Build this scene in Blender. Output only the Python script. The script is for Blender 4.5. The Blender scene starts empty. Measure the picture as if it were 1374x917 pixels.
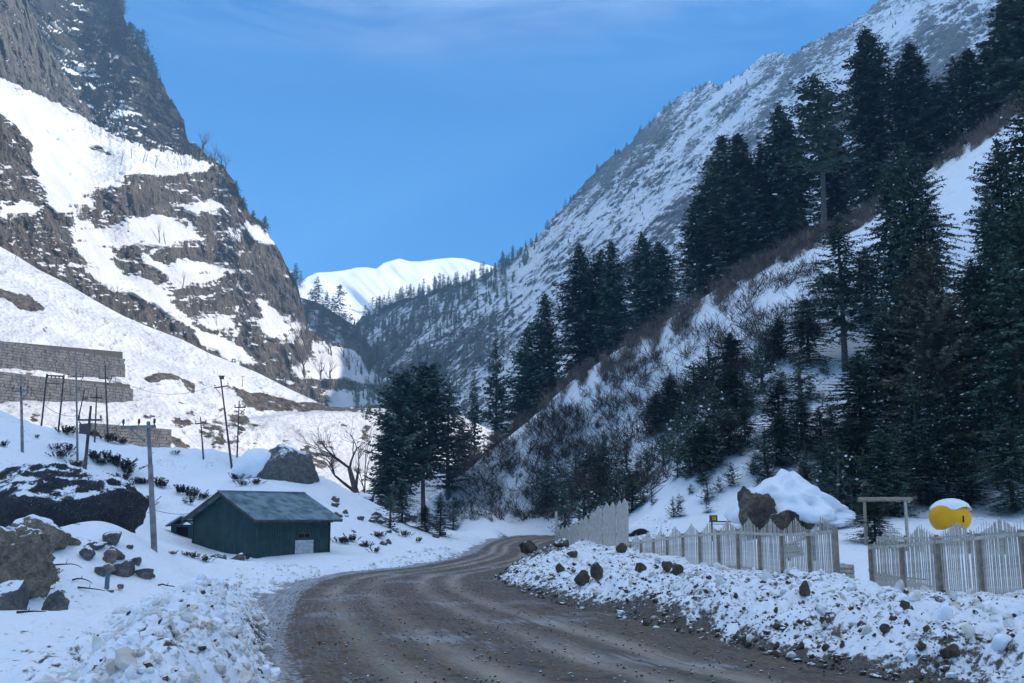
import bpy, math, random, time
import numpy as np
from mathutils import Vector, Matrix, Euler
from mathutils.bvhtree import BVHTree

T0 = time.time()
HAZE = 0.00046
SC = bpy.context.scene
COL = SC.collection
R = math.radians

# ------------------------------------------------------------ camera
F, CX, CY, EYE = 1336.0, 687.0, 458.5, 2.3
PITCH = math.atan((690.0 - CY) / F)
cam_data = bpy.data.cameras.new("camera")
cam_data.sensor_width = 36.0
cam_data.lens = F / 1374.0 * 36.0
cam_data.clip_start = 0.1
cam_data.clip_end = 8000.0
cam = bpy.data.objects.new("camera", cam_data)
COL.objects.link(cam)
cam.location = (0, 0, EYE)
cam.rotation_euler = (math.pi / 2 + PITCH, 0, 0)
SC.camera = cam

# ------------------------------------------------------------ light
SUN_AZ, SUN_EL = R(95), R(24)          # azimuth measured from +Y towards +X
world = bpy.data.worlds.new("World")
SC.world = world
world.use_nodes = True
wn, wl = world.node_tree.nodes, world.node_tree.links
wn.clear()
w_out = wn.new("ShaderNodeOutputWorld")
w_bg = wn.new("ShaderNodeBackground")
w_sky = wn.new("ShaderNodeTexSky")
w_sky.sky_type = 'NISHITA'
w_sky.sun_disc = False
w_sky.sun_elevation = SUN_EL
w_sky.sun_rotation = SUN_AZ
w_sky.altitude = 2600
w_sky.air_density = 1.0
w_sky.dust_density = 0.3
w_sky.ozone_density = 4.0
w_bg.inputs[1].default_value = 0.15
# wisps of high cloud, plus a bright veil added overhead as neutral fill light
w_tc = wn.new("ShaderNodeTexCoord")
w_map = wn.new("ShaderNodeMapping")
w_map.inputs['Rotation'].default_value = (0, R(8), R(0))
w_map.inputs['Scale'].default_value = (2.2, 3.0, 9.0)
w_n = wn.new("ShaderNodeTexNoise")
w_n.inputs['Scale'].default_value = 1.7
w_n.inputs['Detail'].default_value = 7
w_n.inputs['Roughness'].default_value = 0.62
w_n.inputs['Distortion'].default_value = 0.5
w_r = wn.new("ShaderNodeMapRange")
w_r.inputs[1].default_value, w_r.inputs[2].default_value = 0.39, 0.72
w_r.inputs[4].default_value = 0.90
# the added fill veil thickens above the view and fades towards the horizon
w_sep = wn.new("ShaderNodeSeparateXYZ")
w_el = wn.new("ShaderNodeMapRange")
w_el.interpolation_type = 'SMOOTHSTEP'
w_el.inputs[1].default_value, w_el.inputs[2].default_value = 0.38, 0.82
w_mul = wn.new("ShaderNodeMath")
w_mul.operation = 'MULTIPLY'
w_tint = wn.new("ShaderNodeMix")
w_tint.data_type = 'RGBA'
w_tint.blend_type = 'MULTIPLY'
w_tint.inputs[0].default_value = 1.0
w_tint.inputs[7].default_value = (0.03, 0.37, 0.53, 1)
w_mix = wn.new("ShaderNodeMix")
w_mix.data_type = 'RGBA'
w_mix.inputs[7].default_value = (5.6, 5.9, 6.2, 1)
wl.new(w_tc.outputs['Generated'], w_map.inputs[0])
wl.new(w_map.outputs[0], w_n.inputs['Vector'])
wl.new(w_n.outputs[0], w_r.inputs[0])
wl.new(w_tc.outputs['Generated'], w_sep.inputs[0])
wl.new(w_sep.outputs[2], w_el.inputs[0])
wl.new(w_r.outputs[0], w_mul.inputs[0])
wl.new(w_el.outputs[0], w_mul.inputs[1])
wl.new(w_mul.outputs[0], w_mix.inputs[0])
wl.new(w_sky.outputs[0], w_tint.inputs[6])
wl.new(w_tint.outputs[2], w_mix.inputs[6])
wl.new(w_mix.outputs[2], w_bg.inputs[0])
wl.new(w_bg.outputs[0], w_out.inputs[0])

sun_data = bpy.data.lights.new("sun", 'SUN')
sun_data.energy = 2.3
sun_data.angle = R(0.5)
sun_data.color = (1.0, 0.92, 0.80)
sun = bpy.data.objects.new("sun", sun_data)
COL.objects.link(sun)
SDIR = Vector((math.sin(SUN_AZ) * math.cos(SUN_EL), math.cos(SUN_AZ) * math.cos(SUN_EL), math.sin(SUN_EL)))
sun.rotation_euler = SDIR.to_track_quat('Z', 'Y').to_euler()
sun.location = (60, -20, 80)

SC.view_settings.view_transform = 'Standard'
SC.view_settings.look = 'None'
SC.view_settings.exposure = 1.85
SC.view_settings.gamma = 1.0
SC.cycles.use_denoising = True
SC.cycles.max_bounces = 5
SC.cycles.diffuse_bounces = 3
SC.cycles.glossy_bounces = 2
SC.cycles.transmission_bounces = 2
SC.cycles.volume_bounces = 0
SC.cycles.transparent_max_bounces = 4


# ------------------------------------------------------------ helpers
def uv(px, py):
    """direction of a sight line: x per metre ahead, height per metre ahead"""
    a = (np.asarray(px, float) - CX) / F
    v = (CY - np.asarray(py, float)) / F
    den = math.cos(PITCH) - v * math.sin(PITCH)
    return a / den, (math.sin(PITCH) + v * math.cos(PITCH)) / den


def P(px, py, y):
    u, t = uv(px, py)
    return float(u * y), float(y), float(EYE + t * y)


def _h(ix, iy, iz, s):
    n = (ix * 374761393 + iy * 668265263 + iz * 1274126177 + s * 974634777) & 0xffffffff
    n = ((n ^ (n >> 13)) * 1274126177) & 0xffffffff
    n = n ^ (n >> 16)
    return (n & 0xffffff).astype(np.float64) / float(0xffffff)


def vnoise(x, y, z=0.0, s=0):
    x, y, z = np.broadcast_arrays(np.asarray(x, float), np.asarray(y, float), np.asarray(z, float))
    x0, y0, z0 = np.floor(x), np.floor(y), np.floor(z)
    fx, fy, fz = x - x0, y - y0, z - z0
    fx, fy, fz = [f * f * f * (f * (f * 6 - 15) + 10) for f in (fx, fy, fz)]
    ix, iy, iz = x0.astype(np.int64), y0.astype(np.int64), z0.astype(np.int64)
    out = 0
    for dx in (0, 1):
        for dy in (0, 1):
            for dz in (0, 1):
                w = (fx if dx else 1 - fx) * (fy if dy else 1 - fy) * (fz if dz else 1 - fz)
                out = out + w * _h(ix + dx, iy + dy, iz + dz, s)
    return out * 2 - 1


def fbm(x, y, z=0.0, o=4, s=0, ridged=False, gain=0.5):
    a, tot, out, f = 1.0, 0.0, 0.0, 1.0
    for k in range(o):
        n = vnoise(x * f + 17.3 * k, y * f - 9.1 * k, np.asarray(z) * f + 4.7 * k, s + k * 31)
        if ridged:
            n = 1 - 2 * np.abs(n)
        out = out + a * n
        tot += a
        a *= gain
        f *= 2.03
    return out / tot


def lumps(x, y, s=0):
    """heap of rounded clods on a jittered lattice, 0..1"""
    ix, iy = np.floor(x).astype(np.int64), np.floor(y).astype(np.int64)
    best = np.zeros_like(x)
    for dx in (-1, 0, 1):
        for dy in (-1, 0, 1):
            cx, cy = ix + dx, iy + dy
            jx = cx + 0.15 + 0.7 * _h(cx, cy, 0 * cx, s)
            jy = cy + 0.15 + 0.7 * _h(cx, cy, 0 * cx + 1, s)
            r = 0.35 + 0.55 * _h(cx, cy, 0 * cx + 2, s)
            d2 = ((x - jx) ** 2 + (y - jy) ** 2) / (r * r)
            best = np.maximum(best, r * np.sqrt(np.clip(1 - d2, 0, None)))
    return best


def sstep(a, b, x):
    t = np.clip((np.asarray(x, float) - a) / (b - a), 0, 1)
    return t * t * (3 - 2 * t)


def blur(a, n, axis):
    if n < 1:
        return a
    k = np.exp(-0.5 * (np.arange(-3 * n, 3 * n + 1) / n) ** 2)
    k /= k.sum()
    pad = [(0, 0)] * a.ndim
    pad[axis] = (3 * n, 3 * n)
    b = np.pad(a, pad, mode='edge')
    return np.apply_along_axis(lambda m: np.convolve(m, k, 'valid'), axis, b)


def mesh_np(name, verts, faces, mats=None, smooth=True, mat_idx=None, attrs=None):
    """faces: (n,3) or (n,4) int array, or a list of such arrays"""
    me = bpy.data.meshes.new(name)
    if not isinstance(faces, (list, tuple)):
        faces = [faces]
    faces = [np.asarray(f, np.int32) for f in faces if len(f)]
    verts = np.asarray(verts, np.float32)
    me.vertices.add(len(verts))
    me.vertices.foreach_set("co", verts.ravel())
    nl = sum(f.size for f in faces)
    npoly = sum(len(f) for f in faces)
    me.loops.add(nl)
    me.loops.foreach_set("vertex_index", np.concatenate([f.ravel() for f in faces]))
    me.polygons.add(npoly)
    tot = np.concatenate([np.full(len(f), f.shape[1], np.int32) for f in faces])
    st = np.concatenate([[0], np.cumsum(tot)[:-1]]).astype(np.int32)
    me.polygons.foreach_set("loop_start", st)
    me.polygons.foreach_set("loop_total", tot)
    me.polygons.foreach_set("use_smooth", np.full(npoly, smooth))
    if mat_idx is not None:
        me.polygons.foreach_set("material_index", np.asarray(mat_idx, np.int32))
    for m in (mats or []):
        me.materials.append(m)
    for k, a in (attrs or {}).items():
        at = me.attributes.new(k, 'FLOAT', 'POINT')
        at.data.foreach_set("value", np.asarray(a, np.float32).ravel())
    me.update(calc_edges=True)
    return me


def link(name, me, parent=None, loc=None, kind=None, label=None, cat=None, group=None):
    o = bpy.data.objects.new(name, me)
    COL.objects.link(o)
    if parent is not None:
        o.parent = parent
    if loc is not None:
        o.location = loc
    tag(o, label, cat, group, kind)
    return o


def tag(o, label=None, cat=None, group=None, kind=None):
    for k, v in (("label", label), ("category", cat), ("group", group), ("kind", kind)):
        if v:
            o[k] = v
    return o


def copy_tree(o, parent=None):
    c = o.copy()
    COL.objects.link(c)
    c.parent = parent
    for ch in KIDS.get(o.name, []):
        copy_tree(ch, c)
    return c


KIDS = {}


def kid(parent, name, me, **k):
    o = link(name, me, parent, **k)
    KIDS.setdefault(parent.name, []).append(o)
    return o


def grid_faces(nr, nc):
    i = np.arange(nr - 1)[:, None] * nc + np.arange(nc - 1)[None, :]
    return np.stack([i, i + 1, i + nc + 1, i + nc], -1).reshape(-1, 4)


def grid_normals(X):
    du = np.gradient(X, axis=1)
    dv = np.gradient(X, axis=0)
    n = np.cross(du, dv)
    n /= np.linalg.norm(n, axis=-1, keepdims=True) + 1e-9
    n *= np.where(n[..., 2:3] < 0, -1, 1)
    return n


# ------------------------------------------------------------ materials
class NT:
    def __init__(self, name):
        self.m = bpy.data.materials.new(name)
        self.m.use_nodes = True
        self.n = self.m.node_tree.nodes
        self.l = self.m.node_tree.links
        self.b = self.n["Principled BSDF"]
        self.b.inputs['Specular IOR Level'].default_value = 0.25
        self.tc = self.n.new("ShaderNodeTexCoord").outputs['Object']

    def lk(self, a, b):
        self.l.new(a, b)

    def noise(self, scale, detail=4, rough=0.55, vec=None, stretch=None, dist=0.0):
        n = self.n.new("ShaderNodeTexNoise")
        n.inputs['Scale'].default_value = scale
        n.inputs['Detail'].default_value = detail
        n.inputs['Roughness'].default_value = rough
        n.inputs['Distortion'].default_value = dist
        v = vec or self.tc
        if stretch:
            mp = self.n.new("ShaderNodeMapping")
            mp.inputs['Scale'].default_value = stretch[:3]
            if len(stretch) > 3:
                mp.inputs['Rotation'].default_value = stretch[3:6]
            self.lk(v, mp.inputs[0])
            v = mp.outputs[0]
        self.lk(v, n.inputs['Vector'])
        return n.outputs[0]

    def voro(self, scale, feature='F1', stretch=None):
        n = self.n.new("ShaderNodeTexVoronoi")
        n.inputs['Scale'].default_value = scale
        n.feature = feature
        v = self.tc
        if stretch:
            mp = self.n.new("ShaderNodeMapping")
            mp.inputs['Scale'].default_value = stretch
            self.lk(v, mp.inputs[0])
            v = mp.outputs[0]
        self.lk(v, n.inputs['Vector'])
        return n.outputs[0]

    def ramp(self, x, a, b, lo=0.0, hi=1.0):
        n = self.n.new("ShaderNodeMapRange")
        n.interpolation_type = 'SMOOTHSTEP'
        for i, v in enumerate((a, b, lo, hi)):
            n.inputs[i + 1].default_value = v
        self.lk(x, n.inputs[0])
        return n.outputs[0]

    def math(self, op, a, b=0.0, c=None):
        n = self.n.new("ShaderNodeMath")
        n.operation = op
        for i, v in enumerate((a, b, c)):
            if v is None:
                continue
            if isinstance(v, (int, float)):
                n.inputs[i].default_value = v
            else:
                self.lk(v, n.inputs[i])
        return n.outputs[0]

    def mix(self, f, a, b):
        n = self.n.new("ShaderNodeMix")
        n.data_type = 'RGBA'
        for sock, v in ((n.inputs[0], f), (n.inputs[6], a), (n.inputs[7], b)):
            if isinstance(v, (int, float)):
                sock.default_value = v
            elif isinstance(v, tuple):
                sock.default_value = v if len(v) == 4 else (*v, 1)
            else:
                self.lk(v, sock)
        return n.outputs[2]

    def attr(self, name):
        n = self.n.new("ShaderNodeAttribute")
        n.attribute_name = name
        return n.outputs['Fac']

    def normal_z(self):
        g = self.n.new("ShaderNodeNewGeometry")
        s = self.n.new("ShaderNodeSeparateXYZ")
        self.lk(g.outputs['Normal'], s.inputs[0])
        return s.outputs[2]

    def bump(self, h, strength, dist, prev=None):
        n = self.n.new("ShaderNodeBump")
        n.inputs['Strength'].default_value = strength
        n.inputs['Distance'].default_value = dist
        self.lk(h, n.inputs['Height'])
        if prev is not None:
            self.lk(prev, n.inputs['Normal'])
        return n.outputs[0]

    def out(self, col, rough=0.8, normal=None):
        if isinstance(col, tuple):
            self.b.inputs['Base Color'].default_value = (*col, 1)
        else:
            self.lk(col, self.b.inputs['Base Color'])
        if isinstance(rough, (int, float)):
            self.b.inputs['Roughness'].default_value = rough
        else:
            self.lk(rough, self.b.inputs['Roughness'])
        if normal is not None:
            self.lk(normal, self.b.inputs['Normal'])
        return self.m


SNOW = (0.86, 0.88, 0.90)
SNOW_DIMMED = (0.62, 0.62, 0.63)  # snow colour darkened for the sunlit slopes, to hold down the sun's brightness


def mountain_mat(name, unit, rock_a, rock_b, edge=0.55, streak=None, soft=0.10, tuft=0.0, snowcol=SNOW):
    """snow and rock; unit = size in metres of the coarse detail"""
    t = NT(name)
    n1 = t.noise(1.0 / unit, 7, 0.62, stretch=streak)
    n2 = t.noise(5.0 / unit, 5, 0.6)
    n3 = t.noise(0.25 / unit, 3, 0.5)
    v1 = t.voro(2.2 / unit, stretch=(1, 1, 0.35))
    s = t.attr("snow")
    k = t.math('ADD', t.math('MULTIPLY', n1, 0.75), t.math('MULTIPLY', n2, 0.35))
    k = t.math('SUBTRACT', k, 0.55)
    f = t.math('ADD', s, t.math('MULTIPLY', k, edge * 2))
    fac = t.ramp(f, 0.5 - soft, 0.5 + soft)
    rock = t.mix(t.ramp(n3, 0.35, 0.65), rock_a, rock_b)
    rock = t.mix(t.ramp(n2, 0.3, 0.75), rock, tuple(0.45 * c for c in rock_a))
    rock = t.mix(t.ramp(v1, 0.1, 0.9, 0.0, 0.5), rock, tuple(1.7 * c for c in rock_b))
    n5 = t.noise(2.2 / unit, 6, 0.7, stretch=(1, 1, 0.22))
    rock = t.mix(t.ramp(n5, 0.40, 0.52, 0.8, 0), rock, tuple(0.30 * c for c in rock_a))
    if snowcol is SNOW_DIMMED:
        snowcol = t.mix(t.ramp(n3, 0.3, 0.7), (0.54, 0.54, 0.55), (0.70, 0.70, 0.71))
    if tuft > 0:
        tf = t.noise(9.0 / unit, 3, 0.7)
        sn = t.mix(t.ramp(tf, 0.62, 0.70, 0, tuft), snowcol, (0.10, 0.09, 0.08))
    else:
        sn = snowcol
    col = t.mix(fac, rock, sn)
    bh = t.math('ADD', t.math('MULTIPLY', n1, 1.0), t.math('MULTIPLY', v1, 0.4))
    b1 = t.bump(bh, 1.0, unit * 0.9)
    b2 = t.bump(n2, 0.9, unit * 0.25, b1)
    # snow lies smoother than the rock
    nm = t.n.new("ShaderNodeMix")
    nm.data_type = 'VECTOR'
    g = t.n.new("ShaderNodeNewGeometry")
    t.lk(t.math('MULTIPLY', fac, 0.45), nm.inputs[0])
    t.lk(b2, nm.inputs[4])
    t.lk(g.outputs['Normal'], nm.inputs[5])
    return t.out(col, 0.85, nm.outputs[1])
# ------------------------------------------------------------ near ground
def tps_fit(pts, lam=0.02):
    p = np.array(pts, float)
    s = 50.0
    xy = p[:, :2] / s
    n = len(p)
    d2 = ((xy[:, None] - xy[None]) ** 2).sum(-1)
    K = np.where(d2 > 0, 0.5 * d2 * np.log(d2 + 1e-12), 0) + np.eye(n) * lam * 0.01
    Q = np.hstack([np.ones((n, 1)), xy])
    A = np.block([[K, Q], [Q.T, np.zeros((3, 3))]])
    w = np.linalg.solve(A, np.concatenate([p[:, 2], np.zeros(3)]))

    def f(x, y):
        x = np.asarray(x, float) / s
        y = np.asarray(y, float) / s
        out = w[n] + w[n + 1] * x + w[n + 2] * y
        for i in range(n):
            d2 = (x - xy[i, 0]) ** 2 + (y - xy[i, 1]) ** 2
            out = out + w[i] * 0.5 * d2 * np.log(d2 + 1e-12)
        return out
    return f


ROAD_Y = [-40, 0, 8, 13.5, 16.2, 20.5, 24.6, 30.7, 36, 39, 44, 51, 61, 75, 90, 100, 112, 150]
ROAD_L = [3, 0.6, -1.6, -2.9, -3.8, -4.8, -5.5, -6.5, -6.8, -6.4, -4.4, -3.2, -2.3, -2.1, -1.6, -0.6, 2.0, 6]
ROAD_R = [26, 11.5, 7.8, 5.7, 4.4, 3.2, 1.75, 0.2, -0.5, -0.4, 0.5, 1.8, 2.6, 3.0, 4.6, 6.6, 9.0, 12]


def road_l(y):
    return np.interp(y, ROAD_Y, ROAD_L)


def road_r(y):
    return np.interp(y, ROAD_Y, ROAD_R)


G_PTS = [  # x, y, z : the road bed
    (1.4, 13.5, 0), (1.5, 6, 0), (4, -10, 0), (-0.8, 22, 0), (-2.8, 31, 0), (-3.4, 37, 0), (-1.8, 46, 0), (0, 60, 0),
    (0.5, 78, 0), (1.6, 94, 0), (5, 104, 0.1),
    (-6, 13, .45), (-10, 15, .6), (-14, 16, .7), (-6, 4, .4), (-25, 5, 1.0), (-9, 22, .25), (-12, 26, .2), (-9, 30, .1), (-13, 22, .55),
    (-40, 20, 2.2), (-45, 45, 5), (-24, 26, 1.6), (-18, 22, 1.0)]
for q in [  # px, py, depth of points that lie on the snow
    (130, 706, 33), (95, 716, 32.5), (175, 724, 33), (140, 742, 30.8), (100, 745, 30.5), (190, 752, 31.5), (60, 765, 26.5), (250, 775, 33), (150, 784, 28.4), (190, 778, 29.5), (-60, 716, 34), (20, 716, 35), (75, 716, 36), (170, 716, 38), (330, 770, 42),
    (207, 738, 50), (250, 728, 56), (345, 742, 54), (440, 744, 54), (300, 700, 66), (300, 645, 84), (200, 700, 62), (100, 640, 75),
    (30, 606, 58), (-10, 600, 56), (110, 650, 55), (0, 557, 95), (50, 575, 93), (100, 592, 92), (150, 593, 90), (230, 606, 88), (290, 619, 85),
    (340, 625, 84), (370, 642, 78), (420, 656, 78), (470, 672, 80), (550, 700, 82), (600, 712, 88), (460, 700, 66), (520, 728, 64), (570, 735, 66),
    (400, 700, 66), (640, 714, 100), (690, 703, 118), (640, 706, 122),
    (-60, 540, 97), (-120, 520, 95), (-120, 620, 60), (-80, 700, 36),
    # right of the road
    (740, 757, 38), (720, 738, 43), (700, 762, 38), (843, 742, 48), (790, 742, 48), (760, 730, 62), (745, 722, 78),
    (877, 762, 43), (916, 752, 38.5), (939, 766, 36), (990, 770, 31.5), (940, 742, 50), (1049, 780, 28), (1120, 785, 25), (1167, 794, 26), (1258, 807, 23.8), (1371, 813, 20.5),
    (1100, 760, 33), (1250, 752, 35), (1374, 750, 35), (1500, 770, 30), (1500, 830, 17), (1600, 900, 12),
    (1000, 728, 44), (1150, 735, 40), (1300, 735, 41), (1050, 715, 48), (1200, 715, 46), (1374, 720, 44), (900, 708, 56),
    (1300, 690, 50), (1374, 695, 50), (1180, 690, 52), (960, 690, 58), (850, 700, 66), (800, 700, 76), (745, 705, 88), (700, 700, 100), (660, 702, 112),
    (900, 640, 66), (950, 600, 72), (1050, 640, 60), (1100, 600, 65), (1200, 600, 62), (1300, 600, 60), (1135, 532, 78), (1250, 500, 72), (1374, 500, 70),
    (1000, 450, 95), (1000, 520, 84), (1100, 430, 92), (1250, 350, 92), (1374, 330, 86), (1310, 210, 102), (900, 540, 92), (830, 620, 88), (745, 640, 102), (640, 680, 118),
    # crest
    (1374, 150, 108), (1320, 190, 107), (1260, 236, 108), (1180, 290, 112), (1070, 342, 113), (1000, 386, 114), (950, 425, 116), (900, 460, 118), (830, 502, 121),
    (745, 547, 126), (660, 602, 131), (600, 652, 134), (560, 690, 136), (500, 705, 128)]:
    G_PTS.append(P(*q))
for q in [(1374, 175, 150), (1260, 262, 150), (1180, 315, 152), (1070, 372, 152), (1000, 415, 152), (900, 490, 152), (830, 530, 154),
          (745, 580, 158), (660, 640, 158), (600, 690, 160)]:
    G_PTS.append(P(*q))
G_PTS += [(-60, 125, -6), (-30, 115, -6), (-12, 112, -5), (-90, 130, -5), (-100, 100, 10), (0, 155, -2), (-40, 160, -8), (0, 200, -4), (60, 230, 45), (20, 200, 12),
          # the hillside goes on climbing to the right of the picture
          (25, 20, 2.5), (35, 10, 7), (45, 25, 16), (55, 45, 26), (55, 65, 30), (30, -10, 4), (60, -20, 24), (75, 80, 46), (80, 105, 58), (78, 135, 62),
          (80, 50, 46), (85, 20, 46), (110, 60, 72), (110, 100, 84), (110, 140, 78), (110, 20, 68), (150, 60, 115), (150, 100, 122), (150, 150, 95), (150, 20, 98),
          (200, 60, 148), (200, 100, 152), (200, 150, 108), (190, 200, 95), (140, 200, 70), (200, 10, 118), (250, 100, 155), (250, 160, 120), (250, 230, 60),
          (90, 180, 58), (140, 240, 50), (100, -40, 45), (200, -40, 95), (260, 0, 130), (-130, 60, 16), (-130, 0, 6), (-60, -30, 2), (-130, -60, 5)]
tpsf = tps_fit(G_PTS)


def ground_z(x, y):
    """height and surface masks of the near ground"""
    x = np.asarray(x, float)
    y = np.asarray(y, float)
    z = tpsf(x, y)
    rl, rr = road_l(y), road_r(y)
    sl, sr = rl - x, x - rr                        # metres outside the left / right edge
    nz = fbm(x / 3.0, y / 3.0, o=3, s=3) * 0.5
    out = np.maximum(sl, sr) + nz * 0.8
    road = (1 - sstep(-0.3, 1.6, out)) * sstep(114, 104, y)
    z = z * (1 - road) + (-0.10) * road
    near = sstep(150, 60, y)
    # ploughed banks along both sides
    gate = np.exp(-(((x - 9.0) / 1.6) ** 2 + ((y - 25.5) / 5) ** 2))
    bank_r = sstep(-0.2, 0.9, sr + nz) * sstep(8.5, 4.5, sr) * sstep(9.6, 8.2, x + 0.0 * y) * sstep(56, 46, y) * near
    bank_r = np.maximum(bank_r, sstep(0, 1.4, sr + nz) * sstep(12.5, 10.6, x) * sstep(30, 24, y))
    bank_r *= (1 - 0.7 * gate)
    hb = 0.13 * bank_r * (1 + 1.2 * fbm(x / 1.3, y / 1.3, o=3, s=64)) * (0.75 + 0.5 * fbm(x / 2.5, y / 2.5, o=2, s=9))
    bank_l = sstep(0.0, 1.1, sl + nz) * sstep(5.0, 2.0, sl) * near
    hl = 0.30 * bank_l * sstep(28, 36, y) * (0.7 + 0.6 * fbm(x / 2.0, y / 2.0, o=2, s=19))
    # the big heap in the near left corner
    hx, hy = -4.9 - 0.10 * (y - 14), 15.5
    heap = np.exp(-((x - (rl - 1.25)) / 0.78) ** 2) * sstep(29, 22, y) * sstep(5, 11, y)
    z = z + hb + hl + 0.62 * heap * (0.85 + 0.3 * fbm(x / 1.2, y / 1.2, o=2, s=5))
    rough = np.clip(np.maximum(bank_r, sstep(-0.5, 0.1, sr) * sstep(2.5, 1.0, sr) * 0.55 * near) + bank_l * 0.8 + heap * 1.6, 0, 1.3)
    L = lumps(x / 0.62, y / 0.62, 1) * 0.30 + lumps(x / 0.30 + 5, y / 0.30, 2) * 0.15 + lumps(x / 0.15, y / 0.15 + 3, 3) * 0.075
    z = z + rough * (1.1 * L - 0.12) * sstep(100, 40, y)
    z = z + 0.55 * np.exp(-(((x + 12.7) / 2.3) ** 2 + ((y - 31.0) / 2.2) ** 2))
    # soft drift relief and pit behind the heap
    pit = np.exp(-(((x + 8.7) / 2.7) ** 2 + ((y - 25.5) / 3.2) ** 2))
    z = z - 0.38 * pit * (0.8 + 0.4 * fbm(x / 0.8, y / 0.8, o=3, s=77))
    quiet = (1 - road) * (1 - np.clip(rough, 0, 1))
    z = z + quiet * (0.10 * fbm(x / 4, y / 4, o=4, s=6) + 0.05 * fbm(x / 1.1, y / 1.1, o=3, s=8))
    far = sstep(50, 75, y) + sstep(14, 30, x)
    z = z + np.clip(far, 0, 1) * quiet * (0.55 * fbm(x / 9, y / 9, o=4, s=11) + 0.22 * fbm(x / 2.0, y / 2.0, o=3, s=12, ridged=True))
    dirt = sstep(1.0, -0.2, sr + 1.3 * nz) * (sr > -2.5) * 0.95 + sstep(1.0, -0.2, sl + 0.6 * nz) * (sl > -2.5) * 0.6
    dirt = np.maximum(dirt, bank_r * np.clip(0.26 + 0.55 * (0.17 - L), 0, 0.5))
    dirt = np.maximum(dirt, bank_l * sstep(30, 22, y) * 0.14)
    dirt = np.maximum(dirt, np.exp(-(((x - 0.9) / 1.6) ** 2 + ((y - 42) / 4.5) ** 2)) * 0.75)
    dirt = np.maximum(dirt, heap * 0.13)
    dirt = dirt * sstep(112, 98, y)
    return z, dirt, road


NR, NC = 470, 485
yy = 7.0 * (165.0 / 7.0) ** (np.linspace(0, 1, NR))
cc = np.concatenate([np.linspace(-1.25, -0.71, 50), np.linspace(-0.70, 0.66, 390), np.linspace(0.67, 1.15, 45)])
Yg = np.repeat(yy[:, None], NC, 1)
Xg = cc[None, :] * Yg
Zg, Dg, Rg = ground_z(Xg, Yg)

# ground material : snow with dirt
t = NT("ground_snow")
nA = t.noise(0.55, 5, 0.6)
nB = t.noise(6.0, 6, 0.68)
nC = t.noise(28.0, 3, 0.6)
vB = t.voro(5.0)
d = t.attr("dirt")
k = t.math('ADD', t.math('MULTIPLY', nB, 1.15), t.math('MULTIPLY', nA, 0.7))
f = t.math('ADD', t.math('MULTIPLY', d, 0.62), t.math('SUBTRACT', k, 0.92))
dm = t.ramp(f, 0.16, 0.30)
soil = t.mix(t.ramp(nC, 0.3, 0.7), (0.055, 0.045, 0.035), (0.15, 0.125, 0.10))
slush = t.ramp(t.math('ADD', t.math('MULTIPLY', d, 0.5), t.math('SUBTRACT', nB, 0.45)), 0.0, 0.5, 0.0, 0.32)
sn = t.mix(slush, SNOW, (0.50, 0.43, 0.34))
col = t.mix(dm, sn, soil)
b1 = t.bump(nB, 0.5, 0.10)
b2 = t.bump(nC, 0.5, 0.02, b1)
M_GROUND = t.out(col, 0.75, b2)

me = mesh_np("snow_ground", np.stack([Xg, Yg, Zg], -1).reshape(-1, 3), grid_faces(NR, NC), [M_GROUND], attrs={"dirt": Dg})
G = link("snow_ground", me, kind="structure")
BV = [BVHTree.FromPolygons(np.stack([Xg, Yg, Zg], -1).reshape(-1, 3).tolist(), grid_faces(NR, NC).tolist())]

# the same ground beyond the detailed sheet: behind the camera, and the hillside right of the picture
gx = np.linspace(-300, 420, 181)
gy = np.linspace(-120, 260, 96)
GX, GY = np.meshgrid(gx, gy)
GZ = tpsf(GX, GY)
rl, rr = road_l(GY), road_r(GY)
rd = 1 - sstep(-0.3, 2.0, np.maximum(rl - GX, GX - rr))
GZ = GZ * (1 - rd) - 0.12 * rd
side = sstep(10, 60, GX) + sstep(-60, -100, GX)
GZ = GZ + np.clip(side, 0, 1) * 1.3 * fbm(GX / 22, GY / 22, o=4, s=2)
GZ = np.clip(GZ, -12, 178) + 0 * GZ
inside = (GY > 8) & (GY < 160) & (GX > -1.2 * GY) & (GX < 1.1 * GY)
GZ = np.where(inside, GZ - 0.9, GZ)
ff = grid_faces(96, 181)
ins = inside.ravel()[ff].all(1)
me = mesh_np("hillside", np.stack([GX, GY, GZ], -1).reshape(-1, 3), ff[~ins], [M_GROUND], attrs={"dirt": rd * 0.9})
link("hillside", me, kind="structure")

# valley floor out to the horizon, under everything
ax = np.linspace(-2600, 2600, 53)
AX, AY = np.meshgrid(ax, np.linspace(-700, 3200, 40))
AZ = -13 + 0 * AX
me = mesh_np("valley_floor", np.stack([AX, AY, AZ], -1).reshape(-1, 3), grid_faces(40, 53), [M_GROUND], attrs={"dirt": 0 * AX})
link("valley_floor", me, kind="structure")

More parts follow.
